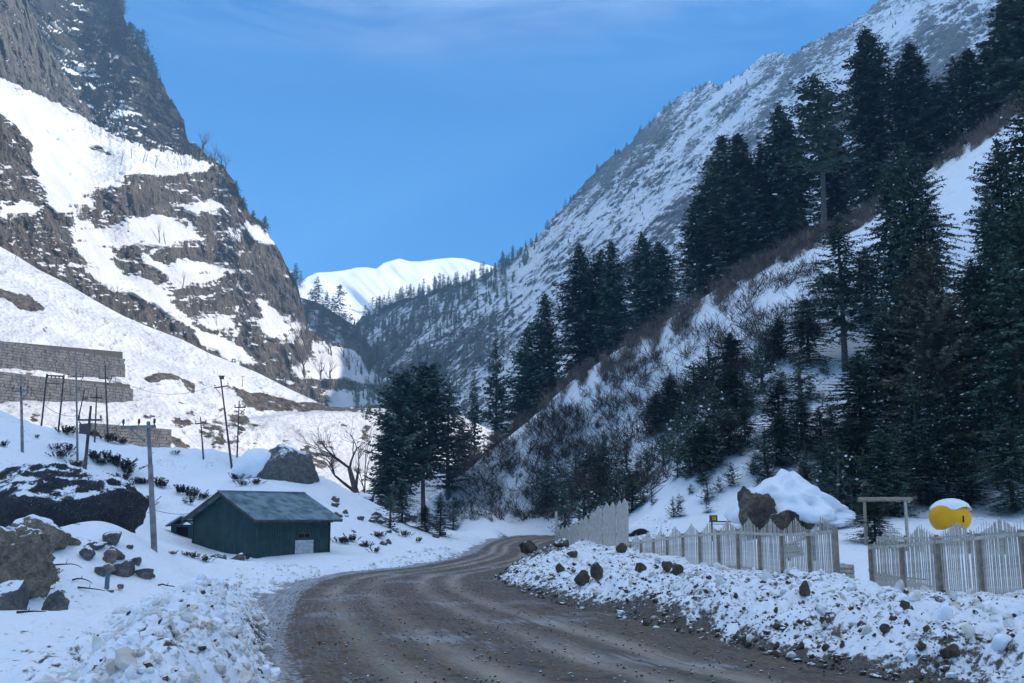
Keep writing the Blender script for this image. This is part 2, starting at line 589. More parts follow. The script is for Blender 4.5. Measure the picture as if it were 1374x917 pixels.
# ------------------------------------------------------------ road
rs = np.concatenate([np.linspace(-38, 6, 30), 6.3 * (111 / 6.3) ** np.linspace(0, 1, 620)])
rw = np.linspace(-0.16, 1.16, 150)
RX = road_l(rs)[:, None] * (1 - rw) + road_r(rs)[:, None] * rw
RY = np.repeat(rs[:, None], 150, 1)
wander = 0.03 * np.sin(RY / 7)
ruts = 0
for c in (0.20, 0.36, 0.60, 0.76):
    ruts = ruts - np.exp(-((rw[None, :] - c - wander) / 0.042) ** 2)
RZ = 0.035 * ruts + 0.03 * fbm(RX / 1.5, RY / 2.6, o=3, s=40) + 0.010 * fbm(RX / 0.35, RY / 0.9, o=2, s=41) + 0.03
RW = np.repeat(rw[None, :], len(rs), 0)
t = NT("road_mud")
aw = t.attr("across")
al = t.attr("along")
cmb = t.n.new("ShaderNodeCombineXYZ")
t.lk(t.math('MULTIPLY', aw, 9.0), cmb.inputs[0])
t.lk(t.math('MULTIPLY', al, 0.55), cmb.inputs[1])
n_s = t.noise(1.1, 6, 0.6, vec=cmb.outputs[0])
n_f = t.noise(9.0, 6, 0.72)
n_g = t.noise(42.0, 3, 0.6)
n_b = t.noise(0.35, 4, 0.55)
base = t.mix(t.ramp(n_s, 0.34, 0.66), (0.095, 0.068, 0.046), (0.26, 0.20, 0.145))
n_p = t.noise(1.7, 5, 0.6)
base = t.mix(t.ramp(n_p, 0.36, 0.46, 0.65, 0), base, (0.045, 0.032, 0.023))
base = t.mix(t.ramp(n_f, 0.35, 0.62, 0.75, 0), base, (0.05, 0.036, 0.025))
base = t.mix(t.ramp(n_g, 0.50, 0.70, 0, 0.35), base, (0.30, 0.27, 0.23))
edge = t.ramp(t.attr("edge"), 0.0, 1.0)
e2 = t.math('MULTIPLY', t.ramp(t.math('ADD', n_f, t.math('MULTIPLY', edge, 0.36)), 0.70, 0.86), 0.6)
base = t.mix(e2, base, (0.55, 0.57, 0.60))
trk_ = t.attr('track')
base = t.mix(t.math('MULTIPLY', trk_, 0.8), base, (0.50, 0.42, 0.33))
base = t.mix(t.ramp(t.math('SUBTRACT', n_s, t.math('MULTIPLY', trk_, 0.5)), 0.46, 0.60, 0, 0.45), base, (0.075, 0.052, 0.034))
ic = t.ramp(t.math('ADD', n_b, t.math('MULTIPLY', n_s, 0.55)), 0.84, 0.98, 0, 0.42)
base = t.mix(ic, base, (0.46, 0.47, 0.49))
b1 = t.bump(n_f, 0.9, 0.05)
b2 = t.bump(n_g, 0.7, 0.012, b1)
M_ROAD = t.out(base, t.ramp(n_s, 0.38, 0.56, 0.38, 0.92), b2)
along = np.repeat(np.concatenate([[0], np.cumsum(np.hypot(np.diff((road_l(rs) + road_r(rs)) / 2), np.diff(rs)))])[:, None], 150, 1)
TRK = np.clip(-ruts + 0 * RW, 0, 1) * (0.5 + 0.5 * fbm(RX / 2, RY / 5, o=3, s=44))
edg = np.clip(sstep(0.12, -0.02, RW) * 1.0 + sstep(0.93, 1.06, RW) * 0.12, 0, 1)
me = mesh_np("road", np.stack([RX, RY, RZ], -1).reshape(-1, 3), grid_faces(len(rs), 150), [M_ROAD],
             attrs={"across": RW * 8, "along": along, "edge": edg, "track": TRK})
ROAD = link("road", me, kind="structure")
print("ground", time.time() - T0)

# ------------------------------------------------------------ mountains
def poly_mask(px, py, polys, warp=5.0, seed=0, scale=22.0):
    """1 inside any polygon given in picture points, with ragged edges"""
    wx = px + warp * fbm(px / scale, py / scale, o=4, s=seed) * 1.6
    wy = py + warp * fbm(px / scale + 40, py / scale, o=4, s=seed + 7) * 1.2
    m = np.zeros(px.shape, bool)
    for pg in polys:
        inside = np.zeros(px.shape, bool)
        n = len(pg)
        for i in range(n):
            x1, y1 = pg[i]
            x2, y2 = pg[(i + 1) % n]
            if y1 == y2:
                continue
            c = ((y1 > wy) != (y2 > wy)) & (wx < (x2 - x1) * (wy - y1) / (y2 - y1) + x1)
            inside ^= c
        m |= inside
    return m.astype(float)


def sheet(name, X, snow, mat, kind="structure", bv=True, hidden_back=60.0):
    """a mountainside; the last row is carried over the ridge and down the far side"""
    top = X[-1]
    h = hidden_back
    rows = [X]
    for a, b in ((0.25, 0.02), (0.7, -0.25), (1.6, -0.9)):
        q = top.copy()
        s = q[:, 1:2]
        q[:, 0:1] = q[:, 0:1] + top[:, 0:1] / s * a * h
        q[:, 1:2] = s + a * h
        q[:, 2] = q[:, 2] + b * h + (top[:, 2] - EYE) / s[:, 0] * a * h * (1 if a < 0.3 else 0) * 0.0
        rows.append(q[None])
    XX = np.concatenate(rows, 0)
    SN = np.concatenate([snow] + [snow[-1:]] * 3, 0)
    f = grid_faces(XX.shape[0], XX.shape[1])
    me = mesh_np(name, XX.reshape(-1, 3), f, [mat], attrs={"snow": SN})
    o = link(name, me, kind=kind)
    if bv:
        BV.append(BVHTree.FromPolygons(XX.reshape(-1, 3).tolist(), f.tolist()))
    return o


def rows_cols(px0, px1, nc, nr, bottom, top, power=1.0, jag=0.0):
    c = np.linspace(px0, px1, nc)
    b = np.interp(c, *zip(*bottom)) if isinstance(bottom, list) else np.full(nc, float(bottom))
    tp = np.interp(c, *zip(*top))
    v = np.linspace(0, 1, nr) ** power
    PY = b[None, :] * (1 - v[:, None]) + tp[None, :] * v[:, None]
    # broken skyline
    j = jag * (fbm(c / 11.0, 0.3 + 0 * c, o=5, s=int(abs(px1)), ridged=True, gain=0.65) - 0.25)
    PY = PY - (sstep(0.86, 1.0, v)[:, None] * j[None, :])
    return np.repeat(c[None, :], nr, 0), PY


def pack(u, t, Y):
    return np.stack([u * Y, Y, EYE + t * Y], -1)


# lower slope on the left, in full sun
SKY5 = [(-330, 130), (0, 331), (25, 345), (50, 361), (90, 381), (125, 402), (165, 424), (200, 439), (245, 456), (280, 474), (345, 500), (390, 523),
        (440, 546), (530, 549), (620, 558), (720, 610)]
PX, PY = rows_cols(-330, 720, 330, 230, 735, SKY5)
u, tt = uv(PX, PY)
T5, C5 = 0.62, 130.0
Y5 = T5 * C5 / (T5 * (-0.8 * u + 0.6) - tt)
# bench of the upper track
trk = np.interp(PX, [300, 345, 380, 440, 530, 620], [566, 558, 553, 550, 550, 560])
Y5 = Y5 * (1 + 0.035 * sstep(5, -1, PY - trk) * sstep(280, 340, PX))
wx, wy = u * Y5, EYE + tt * Y5
relief = 3.4 * fbm(wx / 34, wy / 25, Y5 / 34, o=5, s=21) + 0.9 * fbm(wx / 6, wy / 5, Y5 / 6, o=4, s=22, ridged=True)
fade = sstep(0, 10, PY - np.interp(PX, *zip(*SKY5)))
gul = np.exp(-((PX - np.interp(PY, [330, 440, 520], [-10, 90, 175])) / 30.0) ** 2) * sstep(330, 400, PY) * sstep(520, 470, PY)
Y5 = Y5 + relief * (0.25 + 0.75 * fade)
X5 = pack(u, tt, Y5)
# bands of stones and low scrub coming through the snow
along_s = (PX - PY * 1.55) / 26.0
rocky = 0.52 * sstep(0.08, 0.42, fbm(PX / 30.0 - PY / 30.0, PX / 75.0 + PY / 22.0, o=4, s=30))
stone = [[(318, 522), (345, 528), (400, 538), (440, 540), (470, 548), (440, 553), (385, 552), (345, 552), (330, 540)],
         [(190, 505), (215, 500), (245, 505), (240, 512), (200, 514)], [(0, 385), (40, 395), (62, 420), (30, 412), (0, 398)],
         [(243, 508), (262, 515), (258, 530), (246, 522)]]
rk = blur(poly_mask(PX, PY, stone, 4, 31), 1, 0)
sn5 = 1.02 - rocky * (0.45 + 0.55 * sstep(330, 560, PY)) - 0.62 * rk
sn5 -= 0.30 * np.exp(-((PY - trk - 1) / 2.2) ** 2) * sstep(300, 340, PX)
sn5 -= 0.16 * sstep(440, 560, PY) * sstep(-0.1, 0.5, fbm(PX / 9, PY / 5, o=3, s=33))
M_SLOPE = mountain_mat("slope_snow", 2.6, (0.10, 0.09, 0.08), (0.17, 0.14, 0.12), edge=0.55, soft=0.05, tuft=0.5, snowcol=SNOW_DIMMED)
sheet("sunlit_slope", X5, sn5, M_SLOPE, hidden_back=25)

# cliffs on the left
SKYA = [(-330, -60), (-150, 30), (0, 104), (30, 118), (60, 132), (90, 146), (125, 165), (160, 185), (200, 198), (240, 206), (275, 215), (300, 224), (312, 240), (322, 262),
        (335, 286), (352, 300), (362, 318), (375, 338), (385, 356), (398, 378), (403, 400), (412, 438), (430, 455), (455, 462), (475, 470), (492, 490), (510, 508), (522, 522), (560, 552)]
BOTA = [(x, y + 34) for x, y in SKY5]
PX, PY = rows_cols(-330, 545, 440, 330, BOTA, SKYA, jag=5.0)
snow_polys = [
    [(-330, -50), (0, 105), (125, 165), (275, 216), (288, 224), (250, 231), (190, 240), (160, 246), (120, 262), (85, 266), (60, 262), (48, 228), (42, 190), (0, 150), (-330, 30)],
    [(0, 282), (28, 274), (52, 276), (46, 286), (20, 292), (0, 298)],
    [(62, 258), (100, 262), (135, 268), (105, 288), (80, 284), (58, 272)],
    [(100, 292), (126, 300), (128, 312), (146, 310), (160, 298), (222, 288), (262, 318), (272, 326), (240, 326), (216, 330), (180, 328), (168, 334), (152, 350), (172, 372), (198, 376),
     (222, 392), (246, 420), (262, 442), (230, 428), (205, 408), (185, 398), (150, 392), (128, 372), (118, 352), (104, 338), (100, 315)],
    [(246, 282), (268, 272), (300, 274), (290, 282), (262, 292)],
    [(222, 362), (250, 352), (308, 362), (300, 374), (258, 378), (232, 388)],
    [(258, 398), (292, 394), (288, 400), (262, 403)],
    [(262, 428), (300, 424), (322, 436), (300, 442), (272, 440)],
    [(338, 398), (352, 404), (380, 426), (412, 444), (416, 454), (386, 456), (360, 452), (346, 440), (352, 420)],
    [(332, 298), (352, 300), (370, 322), (352, 326), (334, 320)],
    [(388, 492), (410, 486), (424, 462), (460, 464), (492, 492), (514, 514), (500, 520), (478, 512), (450, 508), (430, 510), (408, 506)],
    [(440, 520), (470, 528), (500, 522), (530, 548), (440, 548)],
    [(190, 340), (215, 352), (232, 366), (215, 364), (196, 356)],
    [(262, 440), (300, 455), (330, 470), (350, 492), (300, 480), (270, 462)]]
msk = poly_mask(PX, PY, snow_polys, 6.0, 51, 16.0)
bare_polys = [[(115, 200), (135, 196), (158, 204), (150, 212), (128, 210)], [(190, 192), (215, 198), (205, 204), (190, 200)],
              [(160, 236), (195, 232), (225, 240), (200, 250), (172, 250)], [(152, 340), (172, 332), (182, 352), (178, 366), (160, 358)]]
msk = msk * (1 - poly_mask(PX, PY, bare_polys, 4.0, 61, 14.0))
msk_soft = blur(blur(msk, 3, 0), 3, 1)
led = fbm(PX / 34.0, PY / 7.0, o=4, s=71, ridged=True)
ledge = sstep(0.50, 0.72, led) * 0.9
slope = 2.6 - 1.75 * np.clip(blur(blur(np.maximum(msk, ledge * 0.8), 1, 0), 1, 1), 0, 1)
u, tt = uv(PX, PY)
slope = np.maximum(slope, tt + 0.30)
Y = np.zeros_like(u)
Y[0] = np.interp(PX[0], [-330, 0, 200, 400, 560], [205, 262, 330, 425, 520])
for i in range(len(Y) - 1):
    s_ = slope[i]
    Y[i + 1] = Y[i] * (s_ - tt[i]) / (s_ - tt[i + 1])
Y = np.exp(blur(np.log(Y), 7, 1))
wx, wz = u * Y, EYE + tt * Y
rockm = 1 - 0.85 * blur(blur(msk, 2, 0), 2, 1)
D = 7.0 * fbm(wx / 38, Y / 60, wz / 60, o=3, s=81) + rockm * (6.5 * fbm(wx / 12, Y / 26, wz / 22, o=5, s=83, ridged=True, gain=0.58)
    + 2.4 * fbm(wx / 3.5, Y / 8, wz / 8, o=4, s=85, ridged=True))
Y = Y + D
XA = pack(u, tt, Y)
nA_ = grid_normals(XA)
snA = np.clip(0.06 + 0.92 * msk_soft + 0.42 * ledge * (1 - msk_soft) + 0.42 * sstep(0.42, 0.78, nA_[..., 2]) * (1 - msk_soft), 0, 1)
snA += 0.10 * fbm(PX / 40, PY / 40, o=3, s=87)
snA -= 0.40 * msk_soft * sstep(0.05, 0.5, fbm(PX / 16.0, PY / 6.0, o=5, s=88))
M_CLIFF = mountain_mat("cliff_rock", 4.0, (0.062, 0.055, 0.048), (0.135, 0.112, 0.09), edge=0.62, soft=0.06, streak=(1, 1, 0.5), snowcol=SNOW_DIMMED)
sheet("left_cliffs", XA, snA, M_CLIFF, hidden_back=30)
Ytop = Y[-1].copy()
PXtop = PX[0].copy()

# grey rock face above the snow ramp
SKYB = [(-330, -90), (-60, -80), (20, -50), (35, 0), (48, 28), (62, 62), (84, 96), (104, 122), (118, 142), (128, 164), (132, 172)]
PX, PY = rows_cols(-330, 132, 220, 200, [(x, y + 12) for x, y in SKYA], SKYB, jag=9.0)
u, tt = uv(PX, PY)
Y = np.zeros_like(u)
Y[0] = np.interp(PX[0], PXtop, blur(Ytop[None], 8, 1)[0]) + 3
for i in range(len(Y) - 1):
    Y[i + 1] = Y[i] * (2.3 - tt[i]) / (2.3 - tt[i + 1])
wx, wz = u * Y, EYE + tt * Y
D = 9 * fbm(wx / 40, Y / 60, wz / 70, o=3, s=91) + 7.0 * fbm(wx / 12 + wz / 30, Y / 26, wz / 32, o=5, s=93, ridged=True, gain=0.6) + 3.0 * fbm(wx / 3.5, Y / 8, wz / 8, o=3, s=95, ridged=True)
D = D * sstep(0, 0.05, np.linspace(0, 1, 200))[:, None]
XB = pack(u, tt, Y + D)
nn = grid_normals(XB)
snB = np.clip(0.18 + 0.4 * sstep(0.45, 0.8, nn[..., 2]) + 0.12 * fbm(PX / 30, PY / 30, o=3, s=96), 0, 1)
M_FACE = mountain_mat("grey_rock_face", 4.0, (0.075, 0.072, 0.068), (0.16, 0.15, 0.135), edge=0.36, soft=0.07, streak=(1, 1, 0.4, 0, R(18), 0))
sheet("grey_rock_face", XB, snB, M_FACE, hidden_back=40)

# dark crag behind
SKYC = [(60, -90), (120, -80), (148, -30), (158, 0), (168, 28), (182, 50), (196, 72), (208, 100), (218, 112), (230, 138), (240, 150), (247, 166), (249, 176), (254, 190), (285, 212), (300, 228), (318, 262)]
PX, PY = rows_cols(10, 318, 230, 200, 300, SKYC, jag=10.0)
u, tt = uv(PX, PY)
Y = np.zeros_like(u)
Y[0] = np.interp(PX[0], PXtop, blur(Ytop[None], 8, 1)[0]) + 70
for i in range(len(Y) - 1):
    Y[i + 1] = Y[i] * (1.9 - tt[i]) / (1.9 - tt[i + 1])
wx, wz = u * Y, EYE + tt * Y
D = 12 * fbm(wx / 50, Y / 60, wz / 60, o=3, s=101) + 9 * fbm(wx / 15, Y / 26, wz / 14, o=6, s=103, ridged=True, gain=0.6)
XC = pack(u, tt, Y + D)
nn = grid_normals(XC)
snC = np.clip(0.27 + 0.42 * sstep(0.5, 0.85, nn[..., 2]) + 0.26 * fbm(PX / 32, PY / 18, o=4, s=106) - 0.2 * sstep(70, 20, np.interp(PX, *zip(*[(60, 0), (318, 0)])) + np.abs(PX - np.interp(PY, [0, 176, 260], [158, 249, 318]))), 0, 1)
M_CRAG = mountain_mat("dark_crag_rock", 6.0, (0.035, 0.034, 0.032), (0.06, 0.055, 0.048), edge=0.42, soft=0.08)
sheet("dark_crag", XC, snC, M_CRAG, hidden_back=60)

# wooded spur closing the left side
SKY6 = [(370, 380), (400, 398), (430, 408), (455, 424), (480, 440), (498, 466), (520, 500), (560, 545)]
PX, PY = rows_cols(370, 560, 110, 70, 600, SKY6)
u, tt = uv(PX, PY)
Y = 0.9 * 370 / (0.9 * (-0.7 * u + 0.7) - tt) + 30
Y = Y + 5 * fbm(u * Y / 20, Y / 30, tt * Y / 20, o=4, s=110)
X6 = pack(u, tt, Y)
M_SPUR = mountain_mat("spur_rock", 6.0, (0.06, 0.055, 0.05), (0.11, 0.095, 0.08), edge=0.45, soft=0.08)
sheet("wooded_spur", X6, 0.40 + 0.25 * fbm(PX / 20, PY / 10, o=3, s=111), M_SPUR, hidden_back=50)

# long mountainside on the right, behind the firs
SKYR = [(440, 446), (480, 434), (500, 420), (530, 408), (560, 398), (600, 386), (640, 374), (662, 364), (690, 346), (720, 318), (745, 290), (770, 264), (800, 232), (825, 208), (850, 186), (880, 158), (905, 136),
        (935, 117), (952, 111), (968, 118), (990, 100), (1012, 84), (1024, 74), (1044, 72), (1062, 74), (1072, 68), (1100, 54), (1150, 28), (1185, 0), (1260, -60), (1370, -75), (1395, -40), (1450, 200)]
PX, PY = rows_cols(440, 1450, 470, 300, 640, SKYR, jag=9.0)
u, tt = uv(PX, PY)
TR, CR = 0.9, 255.0
Y = TR * CR / (TR * (0.75 * u + 0.66) - tt)
Y = np.minimum(Y, 1400)
wx, wz = u * Y, EYE + tt * Y
ca = wx * 0.66 - Y * 0.75
fl = wz
sky_y = np.interp(PX, *zip(*SKYR))
edge_f = sstep(0, 30, PY - sky_y)
r0 = fbm(ca / 90 + fl / 200, fl / 260, o=4, s=121, ridged=True)
r1 = fbm(ca / 30 + fl / 80, fl / 70, o=6, s=123, ridged=True, gain=0.6)
r2 = fbm(ca / 9, fl / 11, o=4, s=125, ridged=True)
D = 30 * r0 * edge_f + 14 * r1 * (0.4 + 0.6 * edge_f) + 5.0 * r2
Y = Y - D
XR_ = pack(u, tt, Y)
nn = grid_normals(XR_)
low = sstep(560, 400, PY - 0.0 * PX)
snR = 0.62 - 0.18 * (r1 - 0.15) - 0.13 * (r0 - 0.1) - 0.16 * r2 + 0.29 * fbm(ca / 40, fl / 90, o=4, s=127) + 0.20 * fbm(ca / 9 + fl / 25, fl / 20, o=4, s=128) + 0.45 * (nn[..., 2] - 0.66)
snR -= 0.16 * sstep(660, 540, PX) + 0.18 * sstep(26, 0, PY - sky_y) * sstep(900, 800, PX)
M_RIGHT = mountain_mat("right_mountain_rock", 3.6, (0.085, 0.09, 0.098), (0.15, 0.152, 0.155), edge=0.95, soft=0.06, streak=(1, 1, 0.6))
sheet("right_mountain", XR_, snR, M_RIGHT, hidden_back=120)

# far white peak
SKYP = [(330, 420), (395, 388), (412, 372), (425, 366), (445, 365), (462, 363), (480, 359), (492, 359), (505, 361), (515, 353), (525, 350), (535, 347), (550, 351), (565, 351), (585, 348), (605, 346), (622, 347),
        (640, 352), (656, 356), (672, 361), (720, 380), (800, 420)]
PX, PY = rows_cols(330, 800, 240, 120, 520, SKYP)
u, tt = uv(PX, PY)
Y = 0.55 * 760 / (0.55 * (-0.35 * u + 0.93) - tt)
ca = (PX - 480) * 1.0 - (PY - 350) * 0.9
D = 26 * fbm(ca / 48.0, PY / 160.0, o=3, s=131) + 8 * fbm(ca / 16.0, PY / 70.0, o=3, s=133)
Y = Y + D * 1.3 * sstep(0, 14, PY - np.interp(PX, *zip(*SKYP)))
XP = pack(u, tt, Y)
t = NT("far_snow")
M_FAR = t.out(SNOW, 0.9, t.bump(t.noise(0.02, 6, 0.6), 0.25, 8.0))
sheet("snow_peak", XP, 1 + 0 * PX, M_FAR, hidden_back=120)
print("mountains", time.time() - T0)


def hit(px, py, ymin=0.0):
    """where the sight line through a picture point meets the terrain"""
    u_, t_ = uv(px, py)
    d_ = Vector((float(u_), 1.0, float(t_)))
    o_ = Vector((0, 0, EYE)) + d_ * ymin
    best = None
    for b in BV:
        loc, nrm, idx, dist = b.ray_cast(o_, d_.normalized())
        if loc is not None and (best is None or dist < best[1]):
            best = (loc, dist, nrm)
    return best[0] if best else None


def gz(x, y):
    """ground height straight below a point"""
    best = None
    for b in BV:
        loc, nrm, idx, dist = b.ray_cast(Vector((x, y, 900)), Vector((0, 0, -1)))
        if loc is not None and (best is None or loc.z > best):
            best = loc.z
    return best if best is not None else 0.0


def gz0(x, y):
    loc, nrm, idx, dist = BV[0].ray_cast(Vector((x, y, 900)), Vector((0, 0, -1)))
    return loc.z if loc is not None else float(tpsf(np.array([x]), np.array([y]))[0])
# ------------------------------------------------------------ plant builders
def plain_mat(name, col_a, col_b, scale=3.0, rough=0.85, bump=0.0, bdist=0.02):
    t = NT(name)
    n = t.noise(scale, 5, 0.6)
    c = t.mix(t.ramp(n, 0.35, 0.65), col_a, col_b)
    nm = t.bump(n, bump, bdist) if bump else None
    return t.out(c, rough, nm)


def needle_mat(name, a, b):
    t = NT(name)
    n = t.noise(1.3, 3, 0.6)
    oi = t.n.new("ShaderNodeObjectInfo")
    c = t.mix(t.ramp(n, 0.3, 0.7), a, b)
    h = t.n.new("ShaderNodeHueSaturation")
    t.lk(t.math('MULTIPLY_ADD', oi.outputs['Random'], 0.7, 0.7), h.inputs['Value'])
    t.lk(c, h.inputs['Color'])
    return t.out(h.outputs[0], 0.7)


M_NEEDLE = needle_mat("fir_needles", (0.036, 0.068, 0.052), (0.080, 0.120, 0.085))
M_NEEDLE2 = needle_mat("fir_needles_grey", (0.055, 0.062, 0.048), (0.095, 0.095, 0.070))
M_BARK = plain_mat("bark", (0.06, 0.05, 0.042), (0.13, 0.11, 0.095), 6.0, bump=0.5)
M_TWIG = plain_mat("twigs", (0.035, 0.028, 0.024), (0.08, 0.064, 0.052), 2.0)
M_BRUSH = plain_mat("dry_brush", (0.08, 0.064, 0.054), (0.22, 0.175, 0.145), 0.8)
M_LEAF = plain_mat("dark_leaves", (0.014, 0.018, 0.012), (0.035, 0.036, 0.024), 3.0)
M_SNOWP = plain_mat("snow_clean", SNOW, (0.80, 0.83, 0.87), 4.0, 0.8, 0.4, 0.05)


def quads_mesh(name, P0, Dv, Wv, mat, k=0.55, smooth=False):
    """lozenge leaves from root P0 along Dv, half width Wv"""
    n = len(P0)
    V = np.stack([P0, P0 + Dv * k + Wv, P0 + Dv, P0 + Dv * k - Wv], 1).reshape(-1, 3)
    Fq = np.arange(4 * n).reshape(n, 4)
    return mesh_np(name, V, Fq, [mat], smooth=smooth)


def tube(path, radii, n=6, cap=True):
    path = np.asarray(path, float)
    m = len(path)
    d = np.gradient(path, axis=0)
    d /= np.linalg.norm(d, axis=1, keepdims=True) + 1e-9
    ref = np.where(np.abs(d[:, 2:3]) > 0.9, np.array([[1.0, 0, 0]]), np.array([[0, 0, 1.0]]))
    a = np.cross(d, ref)
    a /= np.linalg.norm(a, axis=1, keepdims=True) + 1e-9
    b = np.cross(d, a)
    th = np.linspace(0, 2 * np.pi, n, endpoint=False)
    rr_ = np.asarray(radii, float)[:, None, None]
    V = path[:, None] + rr_ * (np.cos(th)[None, :, None] * a[:, None] + np.sin(th)[None, :, None] * b[:, None])
    V = V.reshape(-1, 3)
    i = np.arange(m - 1)[:, None] * n + np.arange(n)[None]
    j = np.arange(m - 1)[:, None] * n + (np.arange(n)[None] + 1) % n
    return V, np.stack([i, j, j + n, i + n], -1).reshape(-1, 4)


class MB:
    """collects pieces into one mesh"""
    def __init__(self):
        self.v, self.q, self.t, self.n = [], [], [], 0

    def add(self, V, Fq):
        V = np.asarray(V, float)
        Fq = np.asarray(Fq)
        (self.q if Fq.shape[1] == 4 else self.t).append(Fq + self.n)
        self.v.append(V)
        self.n += len(V)
        return self

    def box(self, c, s, rot=None):
        x, y, z = [k / 2 for k in s]
        V = np.array([[-x, -y, -z], [x, -y, -z], [x, y, -z], [-x, y, -z], [-x, -y, z], [x, -y, z], [x, y, z], [-x, y, z]])
        if rot is not None:
            V = V @ np.array(rot.to_matrix() if hasattr(rot, 'to_matrix') else rot).T
        V = V + np.array(c)
        return self.add(V, [[0, 3, 2, 1], [4, 5, 6, 7], [0, 1, 5, 4], [1, 2, 6, 5], [2, 3, 7, 6], [3, 0, 4, 7]])

    def bar(self, a, b, w, h=None):
        """square bar between two points"""
        a, b = np.array(a, float), np.array(b, float)
        d = Vector(b - a)
        q = d.to_track_quat('Z', 'Y')
        return self.box((a + b) / 2, (w, h or w, d.length), q)

    def tube(self, path, radii, n=6):
        V, q = tube(path, radii, n)
        return self.add(V, q)

    def mesh(self, name, mat, smooth=False):
        fs = []
        if self.q:
            fs.append(np.concatenate(self.q))
        if self.t:
            fs.append(np.concatenate(self.t))
        return mesh_np(name, np.concatenate(self.v), fs, [mat], smooth=smooth)


def conifer(seed, H, Rm, start=0.08, twig=0.7, dz=0.42, nb=6, step=0.32, droop=0.35, rise=0.15, gap=0.12, shape=1.6, mat=None, snow=0.05, wobble=0.35, power=0.75, flat=0.0):
    rng = np.random.default_rng(seed)
    zs, az, L = [], [], []
    z = start * H
    while z < H * 0.985:
        zr = z / H
        w = Rm * min(1.0, ((1 - zr) * shape)) ** power * (0.72 + 0.28 * min(1, (zr - start) / 0.2 + 0.1))
        w = max(w, Rm * 0.07)
        n = nb if zr < 0.85 else max(4, nb - 1)
        a0 = rng.random() * 6.28
        wm = 1 + 0.35 * math.sin(z * 1.9 + seed) * 0.5
        for k in range(n):
            if rng.random() < gap:
                continue
            a = a0 + k * 6.283 / n + rng.normal() * 0.25
            lf = 1 + wobble * float(vnoise(math.cos(a) * 1.2 + seed, math.sin(a) * 1.2, z / (0.09 * H)))
            zs.append(z + rng.normal() * dz * 0.25)
            az.append(a)
            L.append(w * lf * wm * rng.uniform(0.72, 1.12))
        z += dz * (0.55 + 0.6 * (1 - zr)) * rng.uniform(0.75, 1.25)
    zs, az, L = map(np.array, (zs, az, L))
    zr = zs / H
    el = rise + 0.55 * np.clip(zr - 0.6, 0, 1) + rng.normal(size=len(zs)) * 0.08
    dr = droop * rng.uniform(0.6, 1.4, len(zs)) * (1.15 - zr)
    P0, Dv, Wv, S0, SD, SW = [], [], [], [], [], []
    for i in range(len(zs)):
        m = max(2, int(L[i] / step) + 1)
        s = np.linspace(0.12, 1.0, m)
        hd = np.array([math.cos(az[i]), math.sin(az[i]), 0])
        perp = np.array([-hd[1], hd[0], 0])
        bend = rng.normal() * 0.15
        pos = hd * (s * L[i])[:, None] + perp * (bend * s * s * L[i])[:, None]
        pos[:, 2] = zs[i] + L[i] * (el[i] * s - dr[i] * s * s + 0.18 * np.clip(s - 0.7, 0, 1))
        for sd in (-1, 1):
            ang = rng.uniform(0.55, 1.2, m)
            tl = twig * (1.05 - 0.5 * s) * rng.uniform(0.6, 1.3, m) * min(1, 0.35 + L[i] / Rm)
            d = hd * np.cos(ang)[:, None] + perp * (sd * np.sin(ang))[:, None]
            d[:, 2] += rng.normal(size=m) * 0.22 - 0.16 + flat
            d *= tl[:, None]
            w = np.cross(d, [0, 0, 1.0]) * 0.24 + np.array([0, 0, 1.0]) * (rng.normal(size=m) * 0.13 * tl)[:, None]
            P0.append(pos); Dv.append(d); Wv.append(w)
        # spray hanging from and topping the branch
        tl = twig * rng.uniform(0.4, 0.9, m)
        d = hd * (0.55 * tl)[:, None] + perp * (rng.normal(size=m) * 0.3 * tl)[:, None]
        d[:, 2] = (rng.random(m) - 0.62) * tl
        P0.append(pos); Dv.append(d); Wv.append(perp[None] * (0.30 * tl)[:, None])
        # the wood of the branch
        P0.append(np.array([[0, 0, zs[i]]])); Dv.append((pos[-1] - [0, 0, zs[i]])[None]); Wv.append((perp * 0.035 * twig)[None])
        if snow > 0:
            kx = rng.random(m) < snow * 1.6
            if kx.any():
                q = pos[kx]
                S0.append(q + [0, 0, 0.05])
                tl = twig * rng.uniform(0.35, 0.85, len(q))
                SD.append(hd * tl[:, None] + perp * (rng.normal(size=len(q)) * 0.4 * tl)[:, None])
                SW.append(perp[None] * (0.28 * tl)[:, None] + np.array([0, 0, 0.06]))
    # leader
    P0.append(np.array([[0, 0, H * 0.955]] * 3)); Dv.append(np.array([[0, 0, H * 0.05]] * 3)); Wv.append(np.array([[0.1 * twig, 0, 0], [0, 0.1 * twig, 0], [0.07 * twig] * 2 + [0]]))
    crown = quads_mesh("crown", np.concatenate(P0), np.concatenate(Dv), np.concatenate(Wv), mat or M_NEEDLE)
    hh = np.linspace(-0.03, 0.97, 12)
    lean = rng.normal(size=2) * 0.006 * H
    path = np.stack([lean[0] * np.sin(hh * 3), lean[1] * np.sin(hh * 2.3), hh * H], 1)
    path[:, :2] -= path[:, :2] * 0
    V, q = tube(path, (0.0115 * H + 0.06) * (1 - hh * 0.93) + 0.02, 8)
    trunk = mesh_np("trunk", V, q, [M_BARK])
    sn = None
    if S0:
        sn = quads_mesh("snow_patch", np.concatenate(S0), np.concatenate(SD), np.concatenate(SW), M_SNOWP)
    return dict(H=H, R=Rm, parts=[("trunk", trunk), ("crown", crown)] + ([("snow_patch", sn)] if sn else []))


